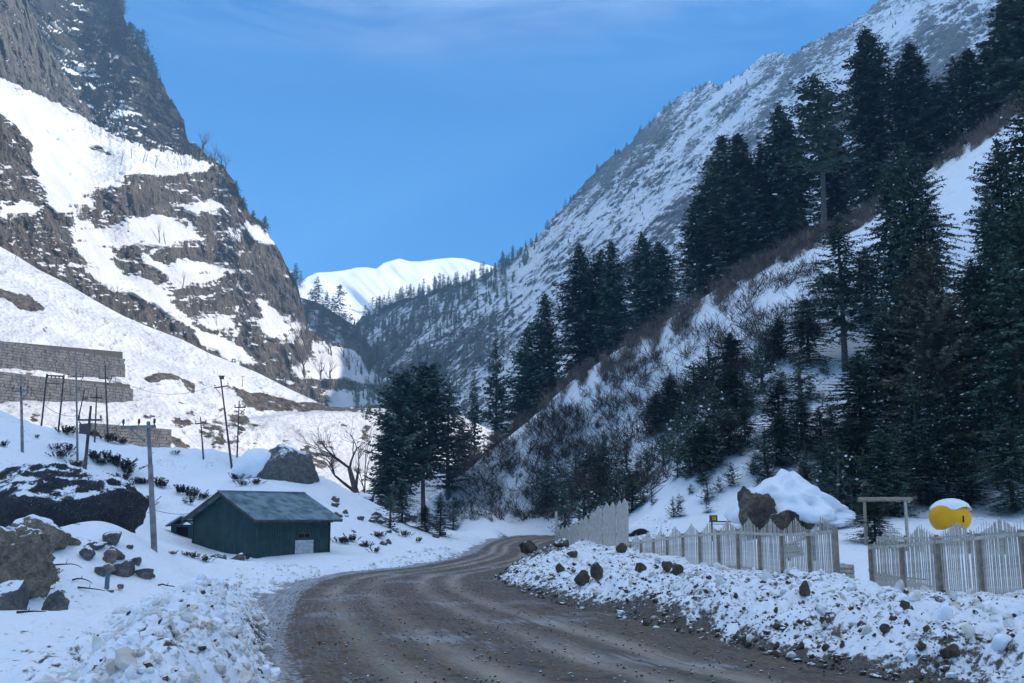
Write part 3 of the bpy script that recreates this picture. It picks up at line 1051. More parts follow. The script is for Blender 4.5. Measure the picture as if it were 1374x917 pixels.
CON = {
    'a': conifer(1, 25, 3.5, 0.04, 0.85, 0.38, 8, 0.27, shape=2.0),
    'b': conifer(2, 25, 3.3, 0.06, 0.80, 0.40, 8, 0.27, droop=0.5, wobble=0.55, gap=0.2, shape=2.1),
    'c': conifer(3, 25, 3.0, 0.04, 0.75, 0.36, 8, 0.27, droop=0.45, shape=2.8, wobble=0.5, gap=0.15),
    'd': conifer(4, 25, 3.8, 0.10, 0.90, 0.55, 6, 0.32, droop=0.3, rise=0.25, wobble=0.7, gap=0.3, shape=1.7),
    'p': conifer(5, 25, 4.2, 0.40, 0.90, 0.62, 6, 0.34, droop=0.12, rise=0.22, wobble=0.5, gap=0.3, shape=2.4, power=0.6, snow=0.0),
    'q': conifer(6, 25, 4.4, 0.34, 0.95, 0.46, 8, 0.32, droop=0.15, rise=0.28, wobble=0.5, gap=0.16, shape=2.2, power=0.5, snow=0.0),
    'n': conifer(7, 16, 3.4, 0.06, 0.42, 0.27, 9, 0.14, droop=0.42, wobble=0.5, gap=0.12, shape=1.7, snow=0.010),
    'm': conifer(8, 16, 3.2, 0.10, 0.40, 0.30, 8, 0.14, droop=0.5, rise=0.1, wobble=0.65, gap=0.2, shape=2.2, snow=0.018),
    'g': conifer(9, 14, 3.4, 0.04, 0.42, 0.27, 9, 0.14, droop=0.2, rise=0.2, wobble=0.5, gap=0.15, shape=1.5, mat=M_NEEDLE2, snow=0.006),
    'l': conifer(10, 14, 3.6, 0.24, 0.42, 0.36, 8, 0.15, droop=0.35, rise=0.15, wobble=0.6, gap=0.25, shape=1.5, snow=0.02),
    's': conifer(11, 3, 0.95, 0.05, 0.26, 0.20, 6, 0.16, droop=0.1, rise=0.3, wobble=0.7, gap=0.25, shape=1.5, snow=0.0),
    't': conifer(12, 3, 1.25, 0.02, 0.30, 0.22, 6, 0.16, droop=0.0, rise=0.35, wobble=0.9, gap=0.3, shape=1.3, snow=0.03),
    'r': conifer(13, 14, 2.0, 0.08, 1.1, 0.75, 5, 0.8, snow=0.0, wobble=0.6, shape=1.8),
    'u': conifer(14, 14, 1.7, 0.05, 1.0, 0.80, 5, 0.8, snow=0.0, wobble=0.8, shape=2.6),
}
print("conifers", time.time() - T0, {k: len(v['parts'][1][1].polygons) for k, v in CON.items()})


def ridge_depth(px):
    return float(np.interp(px, [560, 600, 660, 745, 830, 900, 1000, 1070, 1180, 1260, 1320, 1374], [136, 134, 131, 126, 121, 118, 114, 113, 112, 108, 107, 108]))


def put_conifer(kind, x, y, z, H, R, label, name="fir_tree", group=None, cat="tree", simple=False, lean=(0, 0)):
    v = CON[kind]
    s = H / v['H']
    sr = R / v['R']
    rot = random.random() * 6.28
    if simple:     # too small in the picture to show its parts
        o = link(name, v['parts'][1][1], None, (x, y, z))
    else:
        o = link(name, None, None, (x, y, z))
        for n, m in v['parts']:
            if n == "crown" or n == "trunk":
                kid(o, n, m)
            else:
                kid(o, n, m, kind="stuff")
    o.scale = (sr, sr, s)
    o.rotation_euler = (lean[0], lean[1], rot)
    return tag(o, label, cat, group)


def tree_at(kind, px, top, d, hw, label, base=None, group=None, sink=0.3, lean=(0, 0), **k):
    """a tree standing d metres ahead on the ground under picture column px"""
    u_, t_ = uv(px, top)
    x, y = float(u_) * d, d
    z = gz0(x, y) - sink if base is None else base
    H = EYE + float(t_) * d - z
    return put_conifer(kind, x, y, z, H, hw / F * d * 1.38, label, group=group, lean=lean, **k)


random.seed(4)
# tall firs standing along the crest of the near right slope, and in front of it
for row in [
    # kind, px, top, extra depth behind the crest, half width, label
    ('q', 541, 498, 118, 34, "broad dark pine with bare lower trunk, left of the pair beside the road bend"),
    ('q', 572, 489, 121, 33, "broad dark pine with taller rounded top, right of the pair beside the road bend"),
    ('d', 603, 511, 128, 26, "thinner brownish pine behind the right shoulder of the dark roadside pair"),
    ('b', 520, 548, 116, 20, "short dark fir at the left foot of the broad roadside pines"),
    ('d', 636, 500, 150, 14, "slim ragged fir standing alone between the roadside pines and the first crest firs"),
    ('b', 620, 560, 140, 18, "low shaggy fir under the slim ragged one above the road bend"),
    ('d', 665, 452, 148, 25, "layered fir with open shelves of branches, first of the crest firs from the road bend"),
    ('a', 708, 437, 144, 26, "shorter fir joined to the left side of the pointed crest fir"),
    ('a', 731, 392, 146, 25, "pointed fir with a narrow tip, standing right of a shorter joined fir on the crest"),
    ('c', 777, 325, 150, 26, "tall columnar fir on the crest, left of the close trio above the plank fence"),
    ('c', 806, 333, 152, 22, "middle fir of the close trio on the crest above the plank fence"),
    ('a', 820, 323, 148, 24, "right fir of the close trio on the crest, with an uneven tip"),
    ('c', 861, 310, 146, 21, "taller left fir of the isolated pair on the crest"),
    ('c', 884, 322, 145, 21, "shorter right fir of the isolated pair on the crest"),
    ('d', 932, 268, 136, 27, "fir with open ragged branches on the left edge of the densest crest clump"),
    ('a', 968, 180, 138, 30, "left of two twin tipped firs rising highest from the dense crest clump"),
    ('a', 989, 178, 134, 32, "right of two twin tipped firs rising highest from the dense crest clump"),
    ('b', 950, 232, 142, 26, "lower fir filling the left side of the dense crest clump"),
    ('b', 1020, 192, 137, 24, "fir with a blunt tip just right of the twin tipped firs"),
    ('c', 1044, 138, 134, 22, "narrow spire fir left of the flat crowned pine with a long bare trunk"),
    ('b', 1058, 160, 139, 26, "fir tucked behind the flat crowned pine on its left"),
    ('p', 1094, 98, 122, 38, "flat crowned pine with a long pale bare trunk on the crest"),
    ('b', 1118, 175, 140, 26, "dense fir behind the right of the flat crowned pine"),
    ('c', 1160, 37, 130, 30, "tallest columnar fir on the crest, right of the flat crowned pine"),
    ('d', 1203, 82, 130, 20, "slighter fir touching the left of a broader one, right of the tallest crest fir"),
    ('a', 1220, 57, 128, 27, "broad fir with layered tip, next to the right of the tallest crest fir"),
    ('b', 1258, 110, 128, 20, "low fir in the dip between two taller groups high on the crest"),
    ('d', 1278, 75, 126, 21, "ragged topped fir with a thin bare trunk high on the crest"),
    ('c', 1299, 64, 126, 18, "sharp narrow fir between two others high on the crest"),
    ('c', 1323, 62, 124, 19, "narrow fir left of the massive one cut by the top of the picture"),
    ('a', 1362, -25, 120, 38, "massive dark fir cut by the top of the picture at the crest"),
    ('b', 1400, -40, 128, 34, "dark fir behind the massive one at the right edge of the picture"),
    # on the near face of the slope
    ('m', 1187, 214, 80, 28, "dark fir on the left of the big open clump below the crest"),
    ('n', 1208, 190, 78, 34, "highest tipped fir of the big open clump below the crest"),
    ('m', 1234, 204, 77, 32, "fir with snow flecked branches on the right of the big open clump below the crest"),
    ('m', 1160, 330, 88, 30, "dark fir behind the leaning layered one on the slope"),
    ('l', 1122, 287, 82, 52, "layered fir with a stout bare trunk foot on open snow, mid slope"),
    ('g', 1239, 322, 56, 52, "large greyish fir in front of the dark ones, its foot beside the timber frame"),
    ('n', 1190, 420, 66, 40, "dark fir between the layered one and the large greyish fir"),
    ('n', 1337, 185, 66, 44, "very tall dark fir rising against the bare snow patch at the right"),
    ('m', 1372, 110, 62, 52, "tallest dark fir cut by the right edge of the picture"),
    ('n', 1302, 345, 60, 46, "dense dark fir just behind the yellow dome"),
    ('m', 1352, 330, 54, 52, "near dark fir with heavy low branches at the right edge"),
    ('n', 1275, 430, 62, 40, "dark fir filling the gap between the greyish fir and the yellow dome"),
    ('n', 1150, 470, 62, 40, "dark shaggy fir above the big snow capped boulder"),
    ('n', 1205, 380, 66, 36, "dark fir seen between the greyish fir and the open clump"),
    ('m', 1322, 250, 62, 40, "dark fir left of the very tall ones at the right"),
    ('n', 1365, 260, 58, 50, "broad black fir filling the right edge"),
    ('m', 1080, 400, 84, 26, "dark fir left of the layered one on the slope"),
    ('n', 1182, 575, 52, 30, "low dark fir right of the snow capped boulder, touching the timber frame"),
    ('m', 1350, 560, 50, 36, "low black fir in the lower right corner of the wood"),
    ('n', 1292, 600, 53, 26, "small black fir peeping over the right side of the yellow dome"),
    ('m', 1240, 590, 53, 26, "small black fir between the timber frame and the yellow dome"),
    ('n', 1140, 560, 58, 30, "low dark fir behind the peak of the snow mantle"),
    ('l', 1222, 500, 54, 34, "low dark fir beneath the greyish fir"),
    ('l', 1325, 470, 54, 38, "bare stemmed dark fir above the rear fence, right of the yellow dome"),
    ('l', 1260, 500, 55, 34, "bare stemmed dark fir directly behind the yellow dome"),
]:
    kind, px, top, d, hw, label = row
    tree_at(kind, px, top, d, hw, label, group="tall firs on the near right slope")

# saplings and thickets on the near face
SAP = [(735, 618, 26), (722, 640, 20), (768, 604, 26), (790, 596, 24), (812, 590, 26), (838, 600, 26), (848, 628, 24), (786, 640, 28), (758, 650, 26), (812, 642, 22),
       (884, 520, 24), (902, 498, 26), (925, 476, 28), (950, 455, 28), (978, 432, 26), (905, 548, 28), (932, 522, 32), (960, 505, 32), (985, 480, 30), (1005, 500, 26), (890, 575, 22),
       (918, 575, 24), (940, 560, 26), (972, 545, 24), (1003, 540, 22), (1025, 462, 24), (1040, 430, 22), (1046, 500, 30), (1068, 470, 32), (1078, 520, 30), (1050, 545, 28), (1098, 545, 26),
       (1105, 590, 26), (1030, 575, 18), (1130, 600, 30), (1160, 590, 34), (1190, 600, 36), (1085, 590, 22), (1215, 570, 36), (870, 600, 16), (905, 612, 12), (1008, 600, 14), (1028, 610, 12),
       (944, 640, 12), (935, 680, 0), (905, 668, 10), (1170, 640, 30), (1135, 560, 26), (1015, 640, 10), (590, 660, 20), (566, 668, 18), (612, 676, 14), (530, 664, 16), (545, 650, 18)]
near = ["above the plank fence", "on the steep middle of the slope", "beside the snow capped boulder", "under the tall firs at the right", "at the foot of the roadside pines"]
for i, (px, top, hw) in enumerate(SAP):
    if hw == 0:
        continue
    hgt_px = hw * random.uniform(2.2, 3.0)
    b = hit(px, top + hgt_px)
    if b is None:
        continue
    d = b.y
    tree_at(random.choice('stst') if hw < 17 else random.choice('mtdntt'), px + random.uniform(-6, 6), top + random.uniform(-6, 14), d, hw * random.uniform(0.6, 0.95),
            "dark evergreen, %s from the left in the thicket " + (near[4] if px < 620 else near[0] if px < 860 else near[1] if px < 1015 or top < 560 else near[2] if px < 1125 else near[3]),
            name="young_fir", group="young evergreens " + (near[4] if px < 620 else near[0] if px < 860 else near[1] if px < 1015 or top < 560 else near[2] if px < 1125 else near[3]))
ORD = "first second third fourth fifth sixth seventh eighth ninth tenth eleventh twelfth thirteenth fourteenth fifteenth sixteenth seventeenth eighteenth nineteenth twentieth twenty-first twenty-second twenty-third twenty-fourth twenty-fifth twenty-sixth twenty-seventh twenty-eighth twenty-ninth thirtieth thirty-first thirty-second thirty-third thirty-fourth thirty-fifth thirty-sixth".split()


def number_group(prefix):
    gs_ = {}
    for o_ in bpy.data.objects:
        if str(o_.get('group', '')).startswith(prefix):
            gs_.setdefault(o_['group'], []).append(o_)
    for g_ in gs_.values():
        for k_, o_ in enumerate(sorted(g_, key=lambda q_: q_.location.x / q_.location.y)):
            if '%s' in o_['label']:
                o_['label'] = o_['label'] % ORD[min(k_, 35)]


number_group("young evergreens")
for i in range(190):
    px, py = random.uniform(600, 1180), random.uniform(500, 705)
    if py < np.interp(px, [600, 745, 900, 1000, 1180], [668, 580, 520, 480, 470]):
        continue
    b = hit(px, py)
    if b is None or b.y < 48:
        continue
    h = random.uniform(0.5, 1.6)
    put_conifer(random.choice('st'), b.x, b.y, b.z - 0.05, h, h * random.uniform(0.35, 0.6), "knee high evergreen seedling scattered on the shaded snow of the right slope",
                name="fir_seedling", group="seedlings scattered on the right slope", simple=True)

# small conifers on the far side of the valley
SKYL = np.array(SKYR, float)
cnt = 0
for i in range(150):
    px = random.uniform(488, 1130) if i > 60 else random.uniform(488, 700)
    sy = float(np.interp(px, SKYL[:, 0], SKYL[:, 1]))
    py = sy + random.uniform(0.5, 6)
    b = hit(px, py, 200)
    if b is None:
        continue
    hp = random.uniform(9, 26) if px < 690 else random.uniform(5, 14) if px < 900 else random.uniform(3, 9)
    H = hp / F * b.y * 1.05
    put_conifer(random.choice('ru'), b.x, b.y, b.z - 0.6, H, H * random.uniform(0.13, 0.2), "small dark conifer on the skyline of the long right mountain",
                name="ridge_fir", group="conifers along the far right ridge", simple=True)
    cnt += 1
for i in range(140):
    px = random.uniform(490, 690)
    sy = float(np.interp(px, SKYL[:, 0], SKYL[:, 1]))
    py = sy + 8 + 130 * random.random() ** 1.5
    b = hit(px, py, 200)
    if b is None:
        continue
    H = random.uniform(10, 26) / F * b.y
    put_conifer(random.choice('ru'), b.x, b.y, b.z - 0.6, H, H * random.uniform(0.14, 0.22), "hazy conifer in the forest below the far white peak",
                name="forest_fir", group="forest below the far white peak", simple=True)


def scatter_merge(name, metas, pos, scl, mat, kind="stuff", rot=None, label=None, tilt=0.0, sq=None):
    """many copies of a few small pieces joined into one mesh (nobody could count them)"""
    Vs, Fs, n = [], [], 0
    rng = np.random.default_rng(len(pos))
    for i, p in enumerate(pos):
        V, q = metas[i % len(metas)]
        a = rng.random() * 6.283
        c, s_ = math.cos(a), math.sin(a)
        W = V * (np.array(sq[i]) if sq is not None else 1.0) * scl[i]
        if tilt:
            b = rng.normal() * tilt
            cb, sb = math.cos(b), math.sin(b)
            W = np.stack([W[:, 0] * cb + W[:, 2] * sb, W[:, 1], -W[:, 0] * sb + W[:, 2] * cb], 1)
        W = np.stack([W[:, 0] * c - W[:, 1] * s_, W[:, 0] * s_ + W[:, 1] * c, W[:, 2]], 1) + np.array(p)
        Vs.append(W); Fs.append(q + n); n += len(W)
    me = mesh_np(name, np.concatenate(Vs), np.concatenate(Fs), [mat], smooth=False)
    return link(name, me, kind=kind)


# forest mass on the far slope and on the spur
def simple_fir(seed):
    rng = np.random.default_rng(seed)
    V, q = [], []
    n = 0
    for k in range(7):
        z0, z1 = k * 0.13, k * 0.13 + 0.24
        r = 0.19 * (1 - k / 7.6) * rng.uniform(0.8, 1.2)
        th = np.linspace(0, 6.283, 6, endpoint=False) + rng.random()
        rr_ = r * rng.uniform(0.6, 1.25, 6)
        ring = np.stack([np.cos(th) * rr_, np.sin(th) * rr_, z0 + rng.normal(size=6) * 0.03], 1)
        V += ring.tolist() + [[0, 0, z1]]
        q += [[n + j, n + (j + 1) % 6, n + 6] for j in range(6)]
        n += 7
    return np.array(V), np.array(q)


SF = [simple_fir(i) for i in range(5)]
pos, scl = [], []
for i in range(4200):
    px = random.uniform(470, 1330)
    sy = float(np.interp(px, SKYL[:, 0], SKYL[:, 1]))
    py = sy + 4 + 326 * random.random() ** 1.3
    dens = max(0.0, min(1.0, (760 - px) / 170.0)) * (0.8 if py < sy + 120 else 0.35)
    dens = max(dens, 0.26 * max(0.0, 1 - abs(py - sy) / 160.0), 0.10)
    if vnoise(px / 14.0, py / 30.0, 0, 5) + 0.35 < random.random() - dens * 0.9 or random.random() > dens * 1.6:
        continue
    b = hit(px, py, 200)
    if b is None or b.y < 230:
        continue
    pos.append((b.x, b.y, b.z - 0.8))
    scl.append((random.uniform(8, 20) if px < 720 else random.uniform(4, 11)) / F * b.y)
scatter_merge("far_forest", SF, pos, scl, M_NEEDLE)
print("far forest", len(pos), time.time() - T0)


# ------------------------------------------------------------ bare trees
def bare_tree(seed, H=8.0, spread=0.5, levels=5, up=0.25, sides=3, first=0.30, kids=(2, 4), rad=0.020, narrow=False):
    rng = random.Random(seed)
    mb = MB()
    trunk = MB()

    def grow(p, d, L, r, lv):
        n = 3
        pts, rs_ = [p.copy()], [r]
        q = p.copy()
        dd = d.copy()
        for i in range(n):
            dd = (dd + Vector((rng.gauss(0, .10), rng.gauss(0, .10), rng.gauss(0, .06) + up * 0.15))).normalized()
            q = q + dd * (L / n)
            pts.append(q.copy())
            rs_.append(r * (1 - 0.45 * (i + 1) / n))
        (trunk if lv == 0 else mb).tube([tuple(v) for v in pts], rs_, 6 if lv == 0 else sides)
        if lv >= levels:
            return
        k = rng.randint(*kids) + (1 if lv == 0 else 0)
        for j in range(k):
            f = rng.uniform(0.35, 1.0) if j else 1.0
            idx = min(n, max(1, int(round(f * n))))
            a = rng.random() * 6.283
            side = Vector((math.cos(a), math.sin(a), 0))
            side = (side - dd * side.dot(dd)).normalized()
            nd = (dd + side * rng.uniform(0.6, 1.3) * spread + Vector((0, 0, up))).normalized()
            grow(pts[idx].copy(), nd, L * rng.uniform(0.58, 0.82), rs_[idx] * 0.68, lv + 1)
    grow(Vector((0, 0, -0.2)), Vector((0, 0, 1)), H * first, H * rad, 0)
    top = max(v[2] for a in mb.v for v in a)
    k = H / top
    for m in (mb, trunk):
        m.v = [a * k for a in m.v]
    return dict(H=H, parts=[("trunk", trunk.mesh("trunk", M_BARK)), ("branches", mb.mesh("branches", M_TWIG))])


BARE = {
    'a': bare_tree(1, 9, 0.55, 6, 0.22, kids=(2, 3)),
    'b': bare_tree(2, 9, 0.75, 5, 0.15, kids=(2, 4), rad=0.026),
    'c': bare_tree(3, 9, 0.40, 5, 0.35, first=0.36, kids=(2, 3)),
    'f': bare_tree(8, 9, 0.7, 5, 0.2, kids=(2, 3), rad=0.045),
    'g': bare_tree(9, 9, 0.6, 5, 0.2, kids=(2, 4), rad=0.040),
    'd': bare_tree(4, 7, 0.35, 3, 0.3, first=0.5, kids=(2, 3), rad=0.03),
    'e': bare_tree(5, 7, 0.25, 3, 0.3, first=0.6, kids=(1, 3), rad=0.028),
}


def put_bare(kind, px, base, top, label, group, name="bare_tree", b=None, wide=1.0, ymin=0.0, lean=0.0):
    b = b or hit(px, base, ymin)
    if b is None:
        return None
    H = (base - top) / F * b.y * 1.03
    v = BARE[kind]
    o = link(name, None, None, (b.x, b.y, b.z - 0.1))
    for n, m in v['parts']:
        kid(o, n, m)
    s = H / v['H']
    o.scale = (s * wide, s * wide, s)
    o.rotation_euler = (0, lean, random.random() * 6.28)
    return tag(o, label, "tree", group)


gr = "bare trees on the left mountain"
for i, (px, base, h, k) in enumerate([(124, 180, 16, 'c'), (134, 183, 10, 'e'), (148, 196, 14, 'e'), (162, 222, 26, 'd'), (176, 213, 22, 'd'), (174, 230, 14, 'e'), (192, 219, 24, 'd'), (196, 217, 22, 'e'),
                                      (209, 225, 26, 'd'), (227, 218, 16, 'e'), (232, 219, 14, 'e'), (238, 226, 16, 'd'), (244, 222, 18, 'e'), (250, 222, 14, 'd'), (256, 222, 12, 'e')]):
    put_bare(k, px, base, base - h, "thin bare tree standing alone on the upper sunlit snow ramp", gr + ", snow ramp")
for i in range(34):
    px = random.uniform(140, 300)
    base = float(np.interp(px, *zip(*SKYA))) + 1
    b = hit(px, base + 2)
    if b is None:
        continue
    h = random.uniform(15, 30) * (1.0 if px > 150 else 0.6)
    b = b + Vector((0, random.uniform(-3, 6), 0.5))
    put_bare(random.choice('fg'), px, base, base - h, "leafless tree in the grove along the top edge of the snow ramp", "leafless grove above the snow ramp", b=b)
put_bare('g', 288, 226, 186, "largest round leafless tree at the skyline end of the grove", gr, wide=1.1)
put_bare('f', 266, 214, 168, "tall leafless tree on the skyline, left of the largest round one", gr)
for px, base, top, k, lb in [(214, 326, 288, 'd', "bare tree on the snow shelf in the middle of the cliffs"), (222, 328, 300, 'e', "shorter bare tree beside another on the snow shelf in the cliffs"),
                             (131, 402, 368, 'g', "leafless tree at the lower edge of the cliffs, left of a rounder one"), (152, 410, 372, 'f', "round leafless tree where the cliffs meet the sunlit slope"),
                             (245, 388, 358, 'd', "crooked bare tree on the ledge right of the lowest snow shelf"), (8, 308, 280, 'g', "bare tree on the small snow ledge at the left edge"),
                             (24, 305, 282, 'g', "spreading bare tree on the small snow ledge, right of another"), (20, 350, 334, 'd', "tiny bare tree on the skyline of the sunlit slope"),
                             (186, 428, 392, 'g', "leafless tree among low scrub above the sunlit slope"), (170, 424, 396, 'g', "bushy leafless tree left of another above the sunlit slope"),
                             (292, 450, 420, 'd', "bare tree on the long lower snow ledge"), (282, 448, 424, 'e', "small bare tree on the long lower snow ledge"),
                             (408, 505, 462, 'f', "leafless tree in front of the lower snow patch of the cliffs"), (430, 508, 470, 'g', "leafless tree standing in the middle of the low snow patch"),
                             (443, 508, 474, 'g', "leafless tree on the right of the low snow patch"), (468, 496, 458, 'g', "brown leafless tree at the end of the low snow patch"),
                             (376, 512, 478, 'd', "small bare tree above the end of the sunlit slope"), (412, 530, 506, 'd', "bare sapling on the skyline above the upper track"),
                             (398, 520, 496, 'e', "bare sapling left of another above the upper track")]:
    put_bare(k, px, base, top, lb, gr)
for i in range(46):
    px = random.uniform(395, 515)
    base = float(np.interp(px, *zip(*SKY6))) + random.uniform(8, 70)
    b = hit(px, base, 300)
    if b is None:
        continue
    put_bare(random.choice('fga'), px, base, base - random.uniform(16, 30), "leafless tree in the hazy wood at the foot of the cliffs", "hazy leafless wood below the cliffs", b=b)
for px, top, hp, k in [(403, 352, 22, 'r'), (425, 372, 42, 'r'), (417, 388, 30, 'u'), (438, 392, 30, 'r'), (455, 384, 52, 'u'), (446, 398, 36, 'r'), (470, 422, 34, 'u'), (480, 428, 26, 'r'), (412, 404, 30, 'r'), (432, 404, 36, 'u'), (462, 418, 34, 'r'), (490, 450, 26, 'u')]:
    b = hit(px, top + hp, 300)
    if b is None:
        b = hit(px, top + hp + 12, 300)
    if b is None:
        continue
    H = hp / F * b.y * 1.1
    put_conifer(k, b.x, b.y, b.z - 0.5, H, H * 0.2, "hazy conifer on the wooded spur left of the white peak", name="spur_fir", group="conifers on the wooded spur", simple=True)
# firs growing on the dark crag and the cliff edges
gcrag = "firs clinging to the dark crag"
for px, base, hp in [(163, 20, 26), (157, 8, 24), (173, 46, 20), (176, 58, 30), (184, 60, 24), (190, 66, 30), (197, 84, 24), (203, 96, 26), (208, 108, 22), (214, 118, 16), (229, 146, 16), (150, 30, 22),
                     (168, 70, 20), (181, 84, 18), (195, 110, 16), (206, 130, 18), (186, 100, 16), (222, 150, 16), (241, 166, 12), (160, 90, 16), (215, 160, 14), (172, 110, 14), (228, 182, 14), (140, 60, 16), (200, 150, 14)]:
    b = hit(px, base, 200)
    if b is None:
        b = hit(px - 6, base + 6, 200)
        if b is None:
            continue
    H = hp / F * b.y * 1.05
    put_conifer(random.choice('ru'), b.x, b.y, b.z - 0.5, H, H * 0.24, "small dark fir clinging to the crag in the upper left corner", name="crag_fir", group=gcrag, simple=True)
for px, base, hp, lb in [(318, 262, 24, "dark conifer on the cliff skyline below the grove"), (328, 280, 20, "conifer on the cliff skyline, below and right of another"), (341, 300, 22, "bushy conifer above the small skyline snow patch"),
                         (357, 310, 24, "round dark conifer right of the small skyline snow patch"), (398, 376, 26, "lone slim conifer at the end of the cliff skyline")]:
    b = hit(px - 2, base + 3, 200)
    if b is None:
        continue
    H = hp / F * b.y * 1.1
    put_conifer('r', b.x, b.y, b.z - 0.5, H, H * 0.24, lb, name="cliff_fir", group="conifers on the cliff skyline", simple=True)

# near the road bend
put_bare('b', 478, 670, 548, "tall leafless tree with spreading limbs left of the roadside pines", "leafless trees at the road bend", wide=1.25, b=Vector(P(482, 672, 96)))
put_bare('c', 488, 668, 545, "slender upright leafless tree against the roadside pines", "leafless trees at the road bend", wide=0.6, b=Vector(P(488, 672, 99)))

for i in range(75):
    px, py = (random.uniform(610, 860), random.uniform(560, 700)) if i % 2 else (random.uniform(850, 1200), random.uniform(470, 690))
    if py < np.interp(px, [600, 745, 900, 1000, 1180], [668, 575, 500, 450, 440]):
        continue
    b = hit(px, py)
    if b is None or b.y < 52:
        continue
    put_bare(random.choice('bbac'), px, py, py - random.uniform(14, 34), "leafless bush among the scrub on the shaded right slope", "leafless bushes on the right slope", name="bare_bush", b=b, wide=1.3)

# scrub
def twig_clump(seed, n=9, h=1.0, w=0.013, lean=0.35, fork=2):
    rng = np.random.default_rng(seed)
    V, q = [], []
    k = 0
    for i in range(n):
        b = np.array([rng.normal() * 0.16, rng.normal() * 0.16, -0.05])
        d = np.array([rng.normal() * lean, rng.normal() * lean, 1.0]) * h * rng.uniform(0.5, 1.1)
        a = rng.random() * 6.283
        wv = np.array([math.cos(a), math.sin(a), 0]) * w
        segs = [(b, d, wv)]
        for f in range(fork):
            s_ = rng.uniform(0.3, 0.8)
            d2 = d * rng.uniform(0.3, 0.5) + np.array([rng.normal(), rng.normal(), 0.1]) * 0.22 * h
            segs.append((b + d * s_, d2, wv * 0.7))
        for p, dd, ww in segs:
            V += [p - ww, p + ww, p + dd]
            q.append([k, k + 1, k + 2])
            k += 3
    return np.array(V), np.array(q)


TW = [twig_clump(i) for i in range(8)]
TWB = [twig_clump(40 + i, 11, 1.0, 0.016, 0.30, 5) for i in range(8)]
TWL = [twig_clump(20 + i, 10, 1.0, 0.022, 0.7, 3) for i in range(8)]
pos, scl = [], []
rng = np.random.default_rng(7)
for i in range(2600):
    px = rng.uniform(600, 1400)
    d0 = ridge_depth(px)
    d = d0 + rng.uniform(-2.0, 6)
    if vnoise(px / 9.0, d / 3.0, 0, 77) < -0.12 + 0.3 * vnoise(px / 30.0, 0.5, 0, 78):
        continue
    py = float(np.interp(px, [560, 600, 660, 745, 830, 900, 950, 1000, 1070, 1180, 1260, 1320, 1374], [690, 652, 602, 547, 502, 460, 425, 386, 342, 290, 236, 190, 150]))
    u_, _ = uv(px, py)
    x, y = float(u_) * d, d
    pos.append((x, y, gz0(x, y)))
    scl.append(rng.uniform(0.6, 2.3) * (0.6 if d < d0 else 1) * (1.0 if px < 1150 else 0.9))
scatter_merge("ridge_brush", TWB, pos, scl, M_BRUSH, tilt=0.12)
pos, scl = [], []
FACE = [(600, 655), (660, 606), (745, 552), (830, 508), (900, 466), (1000, 392), (1070, 348), (1150, 400), (1080, 470), (1000, 560), (900, 640), (850, 690), (700, 700), (600, 700)]
tries = 0
while len(pos) < 3000 and tries < 12000:
    tries += 1
    px, py = rng.uniform(590, 1150), rng.uniform(345, 705)
    if not poly_mask(np.array([[px]]), np.array([[py]]), [FACE], 0.0)[0, 0]:
        continue
    dens = 1.0 if px < 830 else 0.6
    if vnoise(px / 22.0, py / 16.0, 0, 9) * 0.8 + 0.45 + (0.25 if px < 760 else 0) < rng.random() or rng.random() > dens:
        continue
    b = BV[0].ray_cast(Vector((0, 0, EYE)), Vector((*[float(q) for q in (uv(px, py)[0], 1.0, uv(px, py)[1])],)).normalized())[0]
    if b is None or b.y < 60:
        continue
    pos.append(tuple(b))
    scl.append(rng.uniform(0.7, 1.9))
scatter_merge("slope_scrub", TWL, pos, scl, M_TWIG, tilt=0.5)
print("scrub", len(pos), time.time() - T0)
# low scrub on the sunlit slope and ledges
pos, scl = [], []
for i in range(2000):
    px, py = rng.uniform(0, 640), rng.uniform(330, 690)
    if py < float(np.interp(px, *zip(*SKY5))) + 3:
        continue
    if vnoise(px / 20.0, py / 9.0, 0, 19) < 0.02 + 0.25 * (py < 480):
        continue
    b = hit(px, py)
    if b is None or b.y < 110:
        continue
    pos.append(tuple(b)); scl.append(rng.uniform(0.4, 1.1))
scatter_merge("sunlit_slope_scrub", TWL, pos, scl, M_TWIG, tilt=0.4)


def sprig_shrub(seed, n=14, h=0.8):
    """low evergreen shrub: leafy upright sprigs"""
    rng = np.random.default_rng(seed)
    P0, Dv, Wv = [], [], []
    st = MB()
    for i in range(n):
        b = np.array([rng.normal() * 0.28, rng.normal() * 0.22, 0])
        d = np.array([b[0] * 0.9 + rng.normal() * 0.15, b[1] * 0.9 + rng.normal() * 0.15, h * rng.uniform(0.5, 1.0)])
        st.tube([b - [0, 0, 0.05], b + d * 0.5, b + d], [0.012, 0.009, 0.004], 3)
        m = 9
        s = np.linspace(0.25, 1, m)
        pos_ = b + d * s[:, None]
        for r_ in range(3):
            a = rng.random(m) * 6.283
            dd = np.stack([np.cos(a), np.sin(a), 0.35 + rng.random(m) * 0.6], 1) * (rng.uniform(0.10, 0.2, m))[:, None]
            w = np.cross(dd, [0, 0, 1.0]) * 0.32
            P0.append(pos_); Dv.append(dd); Wv.append(w)
    return [("stems", st.mesh("stems", M_TWIG)), ("leaves", quads_mesh("leaves", np.concatenate(P0), np.concatenate(Dv), np.concatenate(Wv), M_LEAF))]


